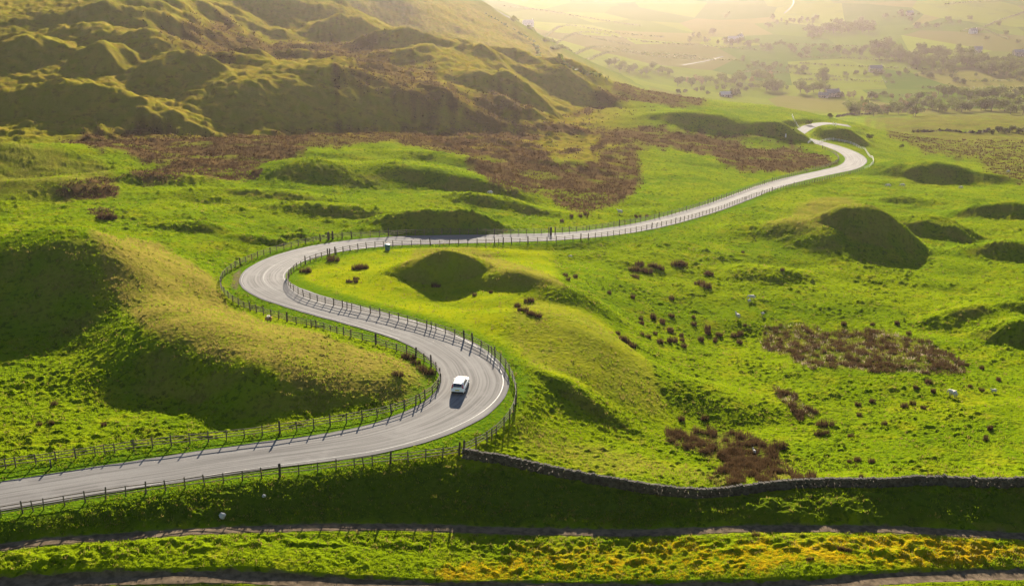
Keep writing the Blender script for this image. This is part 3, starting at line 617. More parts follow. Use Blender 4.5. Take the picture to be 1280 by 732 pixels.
def fence(px, label, sp=1.95, nrail=3, pale=False, group='timber fences along the winding lane', hrail=1.08):
    L = groundline(px, .3, 8)
    ar = np.concatenate([[0], np.cumsum(np.linalg.norm(np.diff(L[:, :2], axis=0), axis=1))])
    n = max(2, int(ar[-1]/sp)); s = np.linspace(0, ar[-1], n+1)
    P = np.stack([np.interp(s, ar, L[:, 0]), np.interp(s, ar, L[:, 1])], 1); z = hz(P[:, 0], P[:, 1])
    z = .7*z+.15*(np.r_[z[:1], z[:-1]]+np.r_[z[1:], z[-1:]])
    root = empty('timber_fence', (P[0, 0], P[0, 1], z[0])); tag(root, label, 'fence', group)
    O = Vector(root.location)
    for k in range(n+1):
        me = PALE[0] if pale else (THICK[k % 2] if (k in (0, n) or rng.random() < .07) else POSTS[int(rng.integers(0, 4))])
        o = link(bpy.data.objects.new('post', me), root); o.location = Vector((P[k, 0], P[k, 1], z[k]))-O
        d = P[min(k+1, n)]-P[max(k-1, 0)]
        o.rotation_euler = (rng.normal(0, .035), rng.normal(0, .035), math.atan2(d[1], d[0])); o.scale = (1, 1, rng.uniform(.94, 1.08))
        rng_extra = rng.random() < .05 and not pale
        if rng_extra and k < n:
            q = link(bpy.data.objects.new('post', POSTS[1]), root); m_ = (P[k]+P[k+1])/2; q.location = Vector((m_[0], m_[1], (z[k]+z[k+1])/2))-O; q.rotation_euler = (rng.normal(0, .06), rng.normal(0, .06), math.atan2(d[1], d[0]))
    for h in np.linspace(hrail, .36, nrail):
        Vs, Fs = [], []
        box = np.array([[0, 3, 2, 1], [4, 5, 6, 7], [0, 1, 5, 4], [1, 2, 6, 5], [2, 3, 7, 6], [3, 0, 4, 7]])
        for k in range(n):
            a = np.array([P[k, 0], P[k, 1], z[k]+h+rng.normal(0, .025)]); b = np.array([P[k+1, 0], P[k+1, 1], z[k+1]+h+rng.normal(0, .025)])
            t = (b-a)/np.linalg.norm(b-a); s_ = np.array([-t[1], t[0], 0])*.024; u_ = np.array([0, 0, .040]); f = np.array([-t[1], t[0], 0])*.085
            a = a-t*.05; b = b+t*.05
            Vs.append(np.array([a-s_-u_, a+s_-u_, a+s_+u_, a-s_+u_, b-s_-u_, b+s_-u_, b+s_+u_, b-s_+u_])+f-np.array(O)); Fs.append(box+8*(len(Vs)-1))
        obj_me('rail', mesh_np('rail', np.concatenate(Vs), np.concatenate(Fs), M_PALEWOOD if pale else M_WOOD), root)
    return root
FU = [(-110,601),(-50,593),(0,586),(50,579),(100,572),(150,565.5),(200,559),(250,553),(300,547.5),(350,541)]
FU2 = [(350,541),(400,533.5),(440,527),(480,519),(510,510),(532,499),(546,487),(551,476),(547,465),(536,455),(520,447),(500,440),(470,430.5)]
FU3 = [(470,430.5),(440,421.5),(400,411.5),(360,402),(325,392),(300,382),(285,372),(277,362),(277,352),(283,343),(296,334),(320,323),(345,314.5),(380,305.5),(410,299.5)]
FU4 = [(416,298.5),(450,297),(500,294.5),(550,292.5),(600,293),(640,293),(686,292.2)]
FU5 = [(694,291.5),(730,288.5),(770,283),(810,275.5),(850,266),(890,253.5),(930,239.5),(965,227.5)]
FU6 = [(965,227.5),(1000,217.5),(1028,210.5),(1045,204),(1048,198),(1040,191),(1028,186)]
FL = [(-110,664),(-50,655),(0,646),(50,637),(100,628.5),(150,621),(200,614),(250,607.5),(300,601),(350,595)]
FL2 = [(350,595),(400,589),(440,584.5),(480,580),(530,574.5),(574,568.5)]
FL3 = [(580,566),(600,556),(618,544),(632,531),(641,517),(645.5,502),(645,488),(641,474),(633,460),(620,446.5),(604,435.5),(580,424.5)]
FL4 = [(580,424.5),(550,414.5),(520,406),(480,395.5),(440,387),(405,379),(380,371),(366,363),(360,354.5),(362,345.5),(372,336),(390,327),(410,320.5)]
FL5 = [(412,320),(440,313.5),(470,309.5),(500,307.5),(540,306.5),(580,306),(620,305.3),(660,304)]
FL6 = [(660,304),(700,302),(740,298.5),(780,292.5),(820,284.5),(860,275),(900,262.5),(940,247.5),(965,240)]
FL7 = [(965,240),(1000,231.5),(1035,224),(1062,218),(1080,212)]
FL8 = [(1080,212),(1090,206),(1091,199),(1082,189),(1066,181),(1048,176.5),(1030,177),(1010,179.5)]
fence(FU, 'timber fence on the upper verge at the left edge, before the tussocky flat pasture')
fence(FU2, 'timber fence hugging the inside of the bend left of the white car')
fence(FU3, 'timber fence curving round the outside of the leftmost bend in the lane')
fence(FU4, 'timber fence on the far verge at the foot of the shaded mound')
fence(FU5, 'timber fence on the far verge of the straight below the dark bracken', 2.4)
fence(FU6, 'timber fence on the inner verge of the far bend beside bracken', 2.6)
fence(FL, 'timber fence on the lower verge at the left edge, above the dark bank')
fence(FL2, 'timber fence on the lower verge running right to the end of the stone wall')
fence(FL3, 'tall timber fence round the outside of the bend right of the white car')
fence(FL4, 'timber fence along the bright inner meadow, from the white car\'s bend to the leftmost bend')
fence(FL5, 'timber fence on the near verge behind the round mound, beside the green bin')
fence(FL6, 'timber fence on the near verge of the straight rising to the right', 2.4)
fence(FL7, 'timber fence on the near verge just before the far bend', 2.6)
fence(FL8, 'pale timber fence round the outside of the far bend', 2.8, 3, True)
fence([(990,145),(992,150),(995,155),(999,161)], 'short white painted fence on the bank above the hairpin', 2.6, 2, True)

# ------------------------------------------------------------------ drystone wall
def wall(px, label, h=.98, step=.36, name='drystone_wall'):
    L = groundline(px, .2, 4); ar = np.concatenate([[0], np.cumsum(np.linalg.norm(np.diff(L[:, :2], axis=0), axis=1))])
    root = empty(name, (L[0, 0], L[0, 1], hz(L[0, 0], L[0, 1]))); tag(root, label, 'stone wall'); O = np.array(root.location)
    def boxes(items):                                # (centre, half sizes, yaw, tilt)
        n = len(items); C = np.array([i[0] for i in items]); H = np.array([i[1] for i in items]); a = np.array([i[2] for i in items])
        c = np.array([[x, y, z] for z in (-1, 1) for y in (-1, 1) for x in (-1, 1)], float)[None]*H[:, None]*rng.uniform(.8, 1.06, (n, 8, 3))
        ca, sa = np.cos(a)[:, None], np.sin(a)[:, None]
        v = np.stack([c[..., 0]*ca-c[..., 1]*sa, c[..., 0]*sa+c[..., 1]*ca, c[..., 2]], -1)+C[:, None]-O
        f = np.array([[0, 2, 3, 1], [4, 5, 7, 6], [0, 1, 5, 4], [2, 6, 7, 3], [0, 4, 6, 2], [1, 3, 7, 5]])
        return v.reshape(-1, 3), (f[None]+8*np.arange(n)[:, None, None]).reshape(-1, 4)
    body, cope = [], []; s = 0.0
    def frame(s):
        x = np.interp(s, ar, L[:, 0]); y = np.interp(s, ar, L[:, 1]); x2 = np.interp(s+.3, ar, L[:, 0]); y2 = np.interp(s+.3, ar, L[:, 1])
        return x, y, math.atan2(y2-y, x2-x)
    ncourse = max(4, int(h/.19))
    for c in range(ncourse):
        s = rng.uniform(0, .3)
        while s < ar[-1]-.3:
            wd = rng.uniform(.6, 1.4)*step; x, y, a = frame(s); z = float(hz(x, y)); t = .30-.10*c/ncourse
            body.append(((x, y, z-.1+(c+.5)*h/ncourse), (wd*.52, t+rng.normal(0, .025), h/ncourse*.52), a)); s += wd
    s = 0.0
    while s < ar[-1]-.2:
        wd = rng.uniform(.12, .26); x, y, a = frame(s); z = float(hz(x, y)); ch = rng.uniform(.09, .16)
        cope.append(((x, y, z-.1+h+ch*.8), (wd*.5, .20+rng.normal(0, .02), ch), a+rng.normal(0, .1))); s += wd
    v, f = boxes(body); obj_me('stonework', mesh_np('stonework', v, f, M_STONE), root)
    v, f = boxes(cope); obj_me('coping', mesh_np('coping', v, f, M_COPE), root)
    return root
wall([(579,571),(610,576.5),(650,584),(700,594.5),(750,604.5),(800,613),(840,618.5),(870,621),(900,620),(930,617),(965,612),(1000,609),(1060,608),(1120,607.5),(1200,607),(1280,606.5),(1390,608),(1500,613),(1620,621)], 'long drystone wall running right from the fence corner along the foot of the field')
# ------------------------------------------------------------------ blades: grass, flowers, bracken as ground cover
def blades(P, n, h, w_, lean, spread):
    """P (k,3) tuft feet; n blades each; returns triangles"""
    k = len(P); h = np.broadcast_to(h, k); w_ = np.broadcast_to(w_, k); spread = np.broadcast_to(spread, k)
    a = rng.uniform(0, 2*np.pi, (k, n)); rr_ = rng.uniform(0, 1, (k, n))**.5*spread[:, None]
    bx = P[:, None, 0]+np.cos(a)*rr_; by = P[:, None, 1]+np.sin(a)*rr_; bz = np.broadcast_to(P[:, None, 2], (k, n))
    hh = h[:, None]*rng.uniform(.55, 1.1, (k, n)); b = rng.uniform(0, 2*np.pi, (k, n)); ww = w_[:, None]*.5
    tx = bx+np.cos(a)*hh*lean*rng.uniform(.2, 1, (k, n)); ty = by+np.sin(a)*hh*lean*rng.uniform(.2, 1, (k, n))
    V = np.stack([np.stack([bx-np.cos(b)*ww, by-np.sin(b)*ww, bz-.06], -1), np.stack([bx+np.cos(b)*ww, by+np.sin(b)*ww, bz-.06], -1), np.stack([tx, ty, bz+hh], -1)], 2).reshape(-1, 3)
    return V, np.arange(len(V)).reshape(-1, 3)
def scatter(n, weight, r0, r1, th=36):
    """random points, about evenly spread over what the eye sees, thinned by the weight grid"""
    i0, i1 = np.searchsorted(RR, r0), np.searchsorted(RR, r1)
    i = rng.uniform(i0, i1-1, n); j = rng.uniform(np.searchsorted(TH, R(-th)), np.searchsorted(TH, R(th))-1, n)
    keep = rng.random(n) < weight[i.astype(int), j.astype(int)]
    i, j = i[keep], j[keep]
    r = np.interp(i, IDX_R, RR); t = np.interp(j, IDX_T, TH)
    x, y = r*np.sin(t), r*np.cos(t); return np.stack([x, y, hz(x, y)], 1), r
bare = np.clip((ROADMASK-.25)/.6, 0, 1)*sstep(.7, 1.3, PDIST)*sstep(1.0, 1.5, TDIST)
pg = sstep(-.3, .5, perlin(XX/7, YY/7, 141)+.5*perlin(XX/1.6, YY/1.6, 142)).astype(np.float32)
wt = bare*(.25+.75*pg)*(1-.6*LOOP)*(1-RUSHM)*(1-.9*FLOW)*(1-.6*DRY)
P, r = scatter(140000, wt, 86, 300)
V, f = blades(P, 4, .13+.0006*r, .05+.0006*r, .7, .07+.001*r)
tag(obj_me('rough_grass', mesh_np('rough_grass', V, f, M_GRASS)), 'rough green grass tufts covering the pasture and verges', 'grass', kind='stuff')
P, r = scatter(26000, bare*(1-RUSHM)*(1-LOOP)*(1-BANK)*(1-.7*DRY)*sstep(.1, .6, perlin(XX/11, YY/11, 148)+.4*perlin(XX/3, YY/3, 149)), 112, 300)
V, f = blades(P, 9, .26, .10, .6, .16)
tag(obj_me('coarse_grass', mesh_np('coarse_grass', V, f, M_TUFT)), 'dark coarse grass tufts left ungrazed across the fields', 'grass', kind='stuff')
P, r = scatter(70000, bare*np.maximum(.85*DRY, np.maximum(.35*BANK, .12))*(.2+.8*pg), 86, 260)
V, f = blades(P, 5, .16+.0008*r, .05+.0006*r, .8, .1+.001*r)
tag(obj_me('straw_grass', mesh_np('straw_grass', V, f, M_STRAWGRASS)), 'dry straw coloured grass on the sunlit hill flanks', 'grass', kind='stuff')
P, r = scatter(90000, bare*FLOW*(.15+.85*sstep(-.3, .3, perlin(XX/2.6, YY/1.6, 143))), 84, 112)
V, f = blades(P, 4, .12, .055, .9, .14)
tag(obj_me('yellow_flowers', mesh_np('yellow_flowers', V, f, M_FLOWER)), 'low yellow and orange flowers carpeting the near bank', 'flowers', kind='stuff')
P, r = scatter(180000, BR*(.35+.65*sstep(-.3, .4, perlin(XX/6, YY/6, 144))), 200, 720)
V, f = blades(P, 4, .22+.0008*r, .10+.0009*r, .9, .3+.001*r)
tag(obj_me('bracken', mesh_np('bracken', V, f, M_BRACKEN)), 'dead brown bracken filling the hollows', 'bracken', kind='stuff')
wr = RUSHM*(.03+.97*sstep(-.02, .3, perlin(XX/1.5, YY/1.7, 145)+.5*perlin(XX/5, YY/6, 147)))
P, r = scatter(900000, wr*.55, 105, 260)
V, f = blades(P, 6, .75, .065, .45, .28)
tag(obj_me('dead_rushes', mesh_np('dead_rushes', V, f, M_RUSH)), 'dense beds of dead brown rushes in the field', 'rushes', kind='stuff')
P, r = scatter(160000, .3*RUSHM*(.1+.9*sstep(.1, .5, perlin(XX/2.2, YY/2.2, 146))), 140, 260)
V, f = blades(P, 6, .45, .08, .9, .3)
tag(obj_me('bleached_rushes', mesh_np('bleached_rushes', V, f, M_STRAW)), 'pale bleached stems among the dead rushes', 'rushes', kind='stuff')

# ------------------------------------------------------------------ rush clumps, one by one
def rush_me(seed, wide):
    g = np.random.default_rng(seed); k = 130 if not wide else 190
    a = g.uniform(0, 6.28, k); rr_ = g.uniform(0, 1, k)**.6*.42; st = (1.7 if wide else 1.0)
    bx, by = np.cos(a)*rr_*st, np.sin(a)*rr_; h = g.uniform(.5, 1.0, k)*(1-.35*rr_/.42); b = g.uniform(0, 6.28, k); ww = .035
    tx, ty = bx+np.cos(a)*.32*h*g.uniform(.1, 1, k), by+np.sin(a)*.32*h*g.uniform(.1, 1, k)
    V = np.stack([np.stack([bx-np.cos(b)*ww, by-np.sin(b)*ww, 0*bx-.15], -1), np.stack([bx+np.cos(b)*ww, by+np.sin(b)*ww, 0*bx-.15], -1), np.stack([tx, ty, h], -1)], 1).reshape(-1, 3)
    return mesh_np('rush_clump', V, np.arange(len(V)).reshape(-1, 3), M_RUSH)
RUSHES = [rush_me(s, s > 3) for s in range(7)]
def clump(u, v, size, label, group, wide=False, base=None):
    p = at(u, v)
    me = RUSHES[int(rng.integers(4, 7))] if wide else RUSHES[int(rng.integers(0, 4))]
    o = obj_me('rush_clump', me); s = size*rng.uniform(.9, 1.4)
    o.location = (p.x, p.y, p.z); o.scale = (s, s*rng.uniform(.8, 1.1), s*rng.uniform(.8, 1.1)); o.rotation_euler.z = rng.uniform(0, 6.28) if not wide else rng.uniform(-.4, .4)
    return tag(o, label, 'rush clump', group)
def zl(lst, ox, oy, sc): return [(ox+x/sc, oy+y/sc) for x, y in lst]
for i, (lst, args, size, wide, lab, grp) in enumerate([
    ([(335,120),(295,157),(425,130),(470,148),(380,172),(300,207)], (740,310,5.63), 1.35, 1, 'broad brown rush clump in the cluster high in the right field, below the straight', 'rush clumps below the straight'),
    ([(600,122),(640,120),(820,187),(762,255),(800,280)], (740,310,5.63), 1.45, 1, 'broad brown rush clump on open grass right of the cluster below the straight', 'rush clumps right of that cluster'),
    ([(120,317),(285,348),(560,357)], (740,310,5.63), .9, 0, 'lone small rush clump in the row between the upper cluster and the scattered clumps', 'lone clumps between the clusters'),
    ([(345,500),(345,535),(430,485),(430,500),(495,515),(495,530),(560,482),(350,610),(395,628),(445,605),(550,575),(550,590),(478,665),(545,655),(578,658),(628,620),(632,655),(645,695),(715,490),(715,540),(765,650),(812,570),(815,605),(865,660),(885,615)], (740,310,5.63), 1.0, 0, 'upright dark rush clump casting a long shadow, among the scattered clumps mid field', 'upright clumps scattered mid field'),
    ([(182,605),(215,645),(235,660),(285,695),(265,680)], (740,310,5.63), 1.1, 0, 'dark rush clump in the slanting line at the edge of the yellow slope', 'clumps along the yellow slope'),
    ([(405,455),(35,522),(110,590),(165,555),(290,560),(330,560),(360,540),(350,625)], (880,350,7.96), .95, 0, 'dark rush clump just left of the big bed of dead rushes', 'clumps left of the rush bed'),
    ([(180,85),(340,80),(190,190)], (820,510,5.63), 1.0, 0, 'dark rush clump above the lower rush bed, at the foot of the yellow slope', 'clumps above the lower rush bed'),
    ([(860,282),(1190,122),(1165,187)], (820,510,5.63), 1.3, 1, 'broad rounded rush clump right of the lower rush bed', 'rounded clumps right of the lower bed'),
    ([(1070,505),(1100,500),(1090,480)], (820,510,5.63), .95, 0, 'reddish rush clump close against the top of the drystone wall', 'clumps against the wall'),
    ([(170,182),(70,205),(80,278),(255,340),(20,428),(10,605),(65,595),(165,605),(95,715),(580,715),(970,450),(1000,368)], (1060,470,5.63), .85, 0, 'small rush clump dotted on the smooth green field above the wall', 'clumps on the smooth field above the wall'),
    ([(475,85),(570,48),(600,110),(860,75),(940,105),(1060,33)], (1060,470,5.63), .9, 0, 'low greyish rush clump below the big bed of dead rushes', 'clumps below the rush bed'),
    ([(8,248),(102,282),(375,272),(230,207)], (850,245,2.93), .9, 0, 'small rush clump on bright grass left of the shaded hollow', 'clumps left of the shaded hollow'),
    ([(600,472),(705,472),(795,467),(837,505)], (850,245,2.93), .9, 0, 'small rush clump along the top edge of the big rush bed', 'clumps along the top of the rush bed'),
    ([(1050,622),(1105,632),(1165,672)], (850,245,2.93), .85, 0, 'small rush clump off the right end of the big rush bed', 'clumps off the right end of the bed'),
    ([(290,365),(15,475)], (380,280,7.96), 1.3, 1, 'dark rush clump under the fence at the top of the inner meadow', 'clumps under the inner meadow fence'),
    ([(570,445),(530,452),(600,440)], (380,280,7.96), 1.2, 1, 'brown rush clump on the bright inner meadow beside the round mound', 'clumps beside the round mound'),
    ([(440,575),(470,580),(510,550),(540,547),(515,575)], (380,280,7.96), .7, 0, 'tiny dark rush clump in the row on the bright inner meadow', 'tiny clumps on the inner meadow'),
    ([(345,332),(360,332)], (425,245,2.93), 1.1, 0, 'rush clump at the shadow edge below the round mound', 'clumps at the round mound'),
    ([(493,364),(553,354)], (425,245,2.93), .7, 0, 'tiny rush clump on open grass just below the round mound', 'tiny clumps below the round mound'),
    ([(685,388),(700,386),(650,405),(660,418),(680,420),(695,432),(706,436),(727,442)], (425,245,2.93), .95, 0, 'dark rush clump in the small cluster at the top of the yellow slope', 'clumps at the top of the yellow slope'),
    ([(825,292),(862,298),(835,308)], (425,245,2.93), .9, 0, 'small dark rush clump right of the round mound', 'clumps right of the round mound'),
    ([(210,655)], (425,245,2.93), 1.1, 1, 'single dark rush clump on the dry hill inside the fence', None),
    ([(250,595),(275,615),(300,635),(325,650)], (425,245,2.93), 1.1, 1, 'reddish rush clump lining the fence left of the white car', 'clumps lining the fence by the car'),
    ([(200,62),(190,132),(145,137),(385,138)], (0,485,2.96), .8, 0, 'small dark rush clump on the tussocky flat pasture at lower left', 'clumps on the lower left pasture'),
    ([(370,80),(390,82),(410,80)], (0,245,2.93), 1.5, 1, 'brown rush clump in the short row beyond the big left hill', 'clumps beyond the left hill'),
    ([(857,198),(862,205),(890,200),(945,195),(270,235),(345,195),(415,195),(455,180)], (660,240,6.37), .9, 0, 'small dark rush clump beside the far straight, below the bracken', 'clumps beside the far straight'),
    ([(860,60),(900,75),(830,70)], (850,485,2.96), .9, 0, 'dark rush clump at the right margin of the small slanting rush bed', 'clumps by the slanting bed'),
    ([(280,545),(480,632),(600,597),(625,600)], (850,485,2.96), .5, 1, 'brown rush clump on the yellow flowered near bank', 'clumps on the flowered bank')]):
    for u, v in zl(lst, *args): clump(u, v, size, lab, grp, bool(wide))
# pale stones in the dark bank
def boulder(u, v, s, label, m, flat=.7, name='boulder'):
    b = bmesh.new(); bmesh.ops.create_icosphere(b, subdivisions=3, radius=1)
    q = rng.uniform(0, 50)
    for vv in b.verts:
        c = vv.co; f = 1+.35*float(perlin(np.array([c.x*1.1+q]), np.array([c.y*1.1+c.z*1.7+q]), 5)[0])+.12*float(perlin(np.array([c.x*3+q]), np.array([c.y*3+c.z*3]), 6)[0])
        vv.co = Vector((c.x*f*s, c.y*f*s*.8, c.z*f*s*flat))
    me = bpy.data.meshes.new(name); b.to_mesh(me); b.free(); me.materials.append(m)
    for p in me.polygons: p.use_smooth = True
    p = at(u, v); o = obj_me(name, me); o.location = (p.x, p.y, p.z+s*flat*.35); o.rotation_euler.z = rng.uniform(0, 6.28)
    return tag(o, label, 'boulder')
boulder(278, 645, .42, 'pale grey boulder low on the dark bank above the footpath', M_PALESTONE)
boulder(330, 620, .22, 'small pale stone higher on the dark bank, under the fence', M_PALESTONE)
bo = boulder(336, 400, .62, 'rusty brown boulder with a pale top at the fence of the leftmost bend', simple('rusty_stone', (.30, .15, .06), .9, .2, .5, 1.5), .8)
b = MB(); b.tube((0, 0, .0), (0, 0, .62), .3, .28, 9); cap_ = b.build('pale_cap', M_PALESTONE, bo); cap_.location = (0, 0, -.05); cap_.scale = (1.3, 1.0, .95)
# ------------------------------------------------------------------ trees of the valley
def crown_me(seed, h, wd, n, m, base=.25, leaf=1.0):
    g = np.random.default_rng(seed); nc = 9
    c = g.normal(0, 1, (nc, 3)); c /= np.linalg.norm(c, axis=1)[:, None]
    c = c*g.uniform(.25, .72, (nc, 1))*np.array([wd*.5, wd*.5, h*(1-base)*.5]); c[:, 2] += h*(base+(1-base)*.46)
    rad = g.uniform(.20, .36, nc)*wd*.62
    k = g.integers(0, nc, n); d = g.normal(0, 1, (n, 3)); d /= np.linalg.norm(d, axis=1)[:, None]
    P = c[k]+d*(rad[k]*g.uniform(.55, 1.08, n))[:, None]*np.array([1, 1, .85])
    P[:, 2] = np.maximum(P[:, 2], h*base*.6)
    a = g.normal(0, 1, (n, 3)); b = g.normal(0, 1, (n, 3)); a /= np.linalg.norm(a, axis=1)[:, None]; b -= a*(a*b).sum(1)[:, None]; b /= np.linalg.norm(b, axis=1)[:, None]
    s = leaf*g.uniform(.5, 1.1, (n, 1))
    V = np.stack([P-a*s*.5-b*s*.4, P+a*s*.5-b*s*.4, P+b*s*.7], 1).reshape(-1, 3)
    return mesh_np('crown', V, np.arange(len(V)).reshape(-1, 3), m), c
def trunk_me(seed, h, cl):
    b = MB(); r = random.Random(seed); r0 = h*.028
    b.tube((0, 0, -.6), (0, 0, h*.3), r0, r0*.7, 7); b.tube((0, 0, h*.3), (r.uniform(-.3, .3), r.uniform(-.3, .3), h*.75), r0*.7, r0*.2, 6)
    for c in cl[:6]: b.tube((0, 0, h*r.uniform(.22, .42)), tuple(c), r0*.38, r0*.1, 5)
    bmesh.ops.recalc_face_normals(b.b, faces=b.b.faces)
    me = bpy.data.meshes.new('trunk'); b.b.to_mesh(me); b.b.free(); me.materials.append(M_BARK); return me
KINDS = []
for s, (h, wd, n, m, base) in enumerate([(11, 13, 900, M_LEAF, .10), (12, 11, 800, M_LEAF, .12), (10, 14, 950, M_LEAFDARK, .06), (13, 12, 900, M_LEAFDARK, .08), (10, 10, 420, M_LEAFBROWN, .15), (6, 8, 420, M_LEAF, .0), (5, 8, 420, M_LEAFDARK, .0), (12, 14, 1000, M_LEAF, .05)]):
    cm, cl = crown_me(200+s, h, wd, n, m, base); KINDS.append((cm, trunk_me(s, h, cl), h))
def tree(u, v, kind, hpx, label, group, name='tree', p=None):
    p = p or at(u, v, 500); cm, tm, h = KINDS[kind]; dist = math.hypot(p.x, p.y)
    s = hpx*1.25*dist/F/h*rng.uniform(.75, 1.2)
    r = empty(name, (p.x, p.y, p.z), rng.uniform(0, 6.28)); r.scale = (s*rng.uniform(.9, 1.2), s*rng.uniform(.9, 1.2), s)
    tag(r, label, 'tree' if name == 'tree' else 'bush', group)
    obj_me('trunk', tm, r); obj_me('crown', cm, r)
    return r
for u0, v0, u1, v1, n, hp, ks, jit, lab, grp in [
    (846,107,962,101,20,10,(0,1,4,1),2.0,'hazy round tree in the long broken row crossing the sunlit fields','trees in the long broken row'),
    (760,84,835,96,12,8,(0,7),2.5,'pale glowing tree in the clump where the left hillside meets the fields','trees under the left hillside'),
    (850,116,985,112,16,5,(5,6),2.5,'low bush in the field edge below the long row of trees','bushes below the long row'),
    (930,82,1005,92,14,6,(5,6,1),3,'small tree in the scrub above the long row of trees','trees in the scrub above the row'),
    (956,116,975,113,3,13,(0,7),1.5,'large rounded tree between the lane and the hairpin, far field','rounded trees beyond the hairpin'),
    (1000,114,1032,117,5,13,(1,4,0),2,'tall tree in the group with bare twigs left of the dark round one','trees left of the dark round one'),
    (1060,138,1145,143,20,12,(7,0,4,2),2.5,'broad tree in the belt just beyond the brown moor, middle','trees in the belt beyond the moor'),
    (1145,139,1285,140,20,13,(7,0,2,7),2.5,'broad sunlit tree in the belt beyond the moor, towards the right edge','trees in the right end of the belt'),
    (1172,122,1262,125,16,12,(7,0,1),2,'bright rimmed tree in the upper belt at right, above the first belt','trees in the upper belt'),
    (1050,124,1170,128,14,7,(5,6,4),3,'small bushy tree on the field between the two belts','small trees between the belts'),
    (1262,128,1285,122,5,10,(2,3),2,'dark tree at the right edge above the belts','dark trees at the right edge'),
    (1090,66,1190,84,34,11,(2,3,2),5,'dark hazy tree in the left half of the village wood','trees in the left of the village wood'),
    (1190,78,1285,92,32,11,(3,2,0),6,'dark hazy tree in the right half of the village wood','trees in the right of the village wood'),
    (1010,42,1090,38,22,9,(2,3),3.5,'dark hazy tree in the plantation on the far slope','trees in the far plantation'),
    (960,30,1020,28,12,6,(2,3),2.5,'hazy tree in the thin wood left of the far plantation','trees left of the plantation'),
    (862,48,1010,66,26,6,(2,3,6),4,'faint tree in the long wood fading into the glare','trees fading into the glare'),
    (1010,62,1090,68,12,6,(6,2),4,'small hazy tree between the plantation and the village wood','trees between plantation and wood'),
    (1060,96,1280,100,22,5,(6,5,2),4,'small dark tree scattered along the field hedges below the village wood','trees along the hedges below the wood'),
    (1110,20,1270,50,14,5,(6,5),6,'tiny tree dotted on the pale far slope at upper right','trees dotted on the far slope')]:
    for k in range(n):
        f = (k+rng.uniform(-.3, .3))/max(1, n-1); tree(u0+(u1-u0)*f, v0+(v1-v0)*f+rng.normal(0, jit), ks[int(rng.integers(0, len(ks)))], hp, lab, grp)
tree(1027, 107, 3, 17, 'largest dark round tree standing alone beyond the hairpin', None)
tree(1010, 156, 5, 6, 'small sunlit bush on the corner of the hairpin', None, 'bush', at(1011, 156.5))
tree(1038, 150, 6, 5, 'small dark bush just past the hairpin crest', None, 'bush', at(1037, 147.5, 400))
tree(1088, 172, 5, 6, 'yellow green sapling right of the far bend', None, 'bush', at(1087, 174)); tree(1127, 183, 5, 5, 'yellow green sapling on the moor further right of the far bend', None, 'bush', at(1127, 185))
for u, v in [(1240,168),(1248,166),(1257,167),(1265,165),(1273,167),(1280,166)]: tree(u, v, 6, 6, 'dark bush in the short row on the brown moor at right', 'bushes on the moor', 'bush')
for u, v in [(916,122),(921,119)]: tree(u, v, 6, 6, 'dark bush beside the small sunlit barn', 'bushes at the barn', 'bush')

# ------------------------------------------------------------------ hedges and field walls of the valley
def hedge(px, hh, ww, label, m=M_LEAFDARK, name='hedge'):
    L = groundline(px, 7, 2); n = len(L); k = max(60, n*9)
    i = rng.uniform(0, n-1.01, k); i0 = i.astype(int); f = (i-i0)[:, None]; P = L[i0]*(1-f)+L[i0+1]*f
    x, y = P[:, 0]+rng.normal(0, ww*.35, k), P[:, 1]+rng.normal(0, ww*.35, k)
    Q = np.stack([x, y, hz(x, y)+rng.uniform(.2, 1, k)*hh*(.7+.5*np.abs(perlin(i*.2, i*0, 151)))], 1)
    a = rng.normal(0, 1, (k, 3)); a /= np.linalg.norm(a, axis=1)[:, None]; b = rng.normal(0, 1, (k, 3)); b -= a*(a*b).sum(1)[:, None]; b /= np.linalg.norm(b, axis=1)[:, None]
    s = 1.5*rng.uniform(.6, 1.2, (k, 1)); V = np.stack([Q-a*s-b*s*.6, Q+a*s-b*s*.6, Q+b*s], 1)
    O = L[0]; V = V-O
    o = obj_me(name, mesh_np(name, V.reshape(-1, 3), np.arange(k*3).reshape(-1, 3), m)); o.location = O
    return tag(o, label, name.replace('_', ' '), 'field boundaries of the valley')
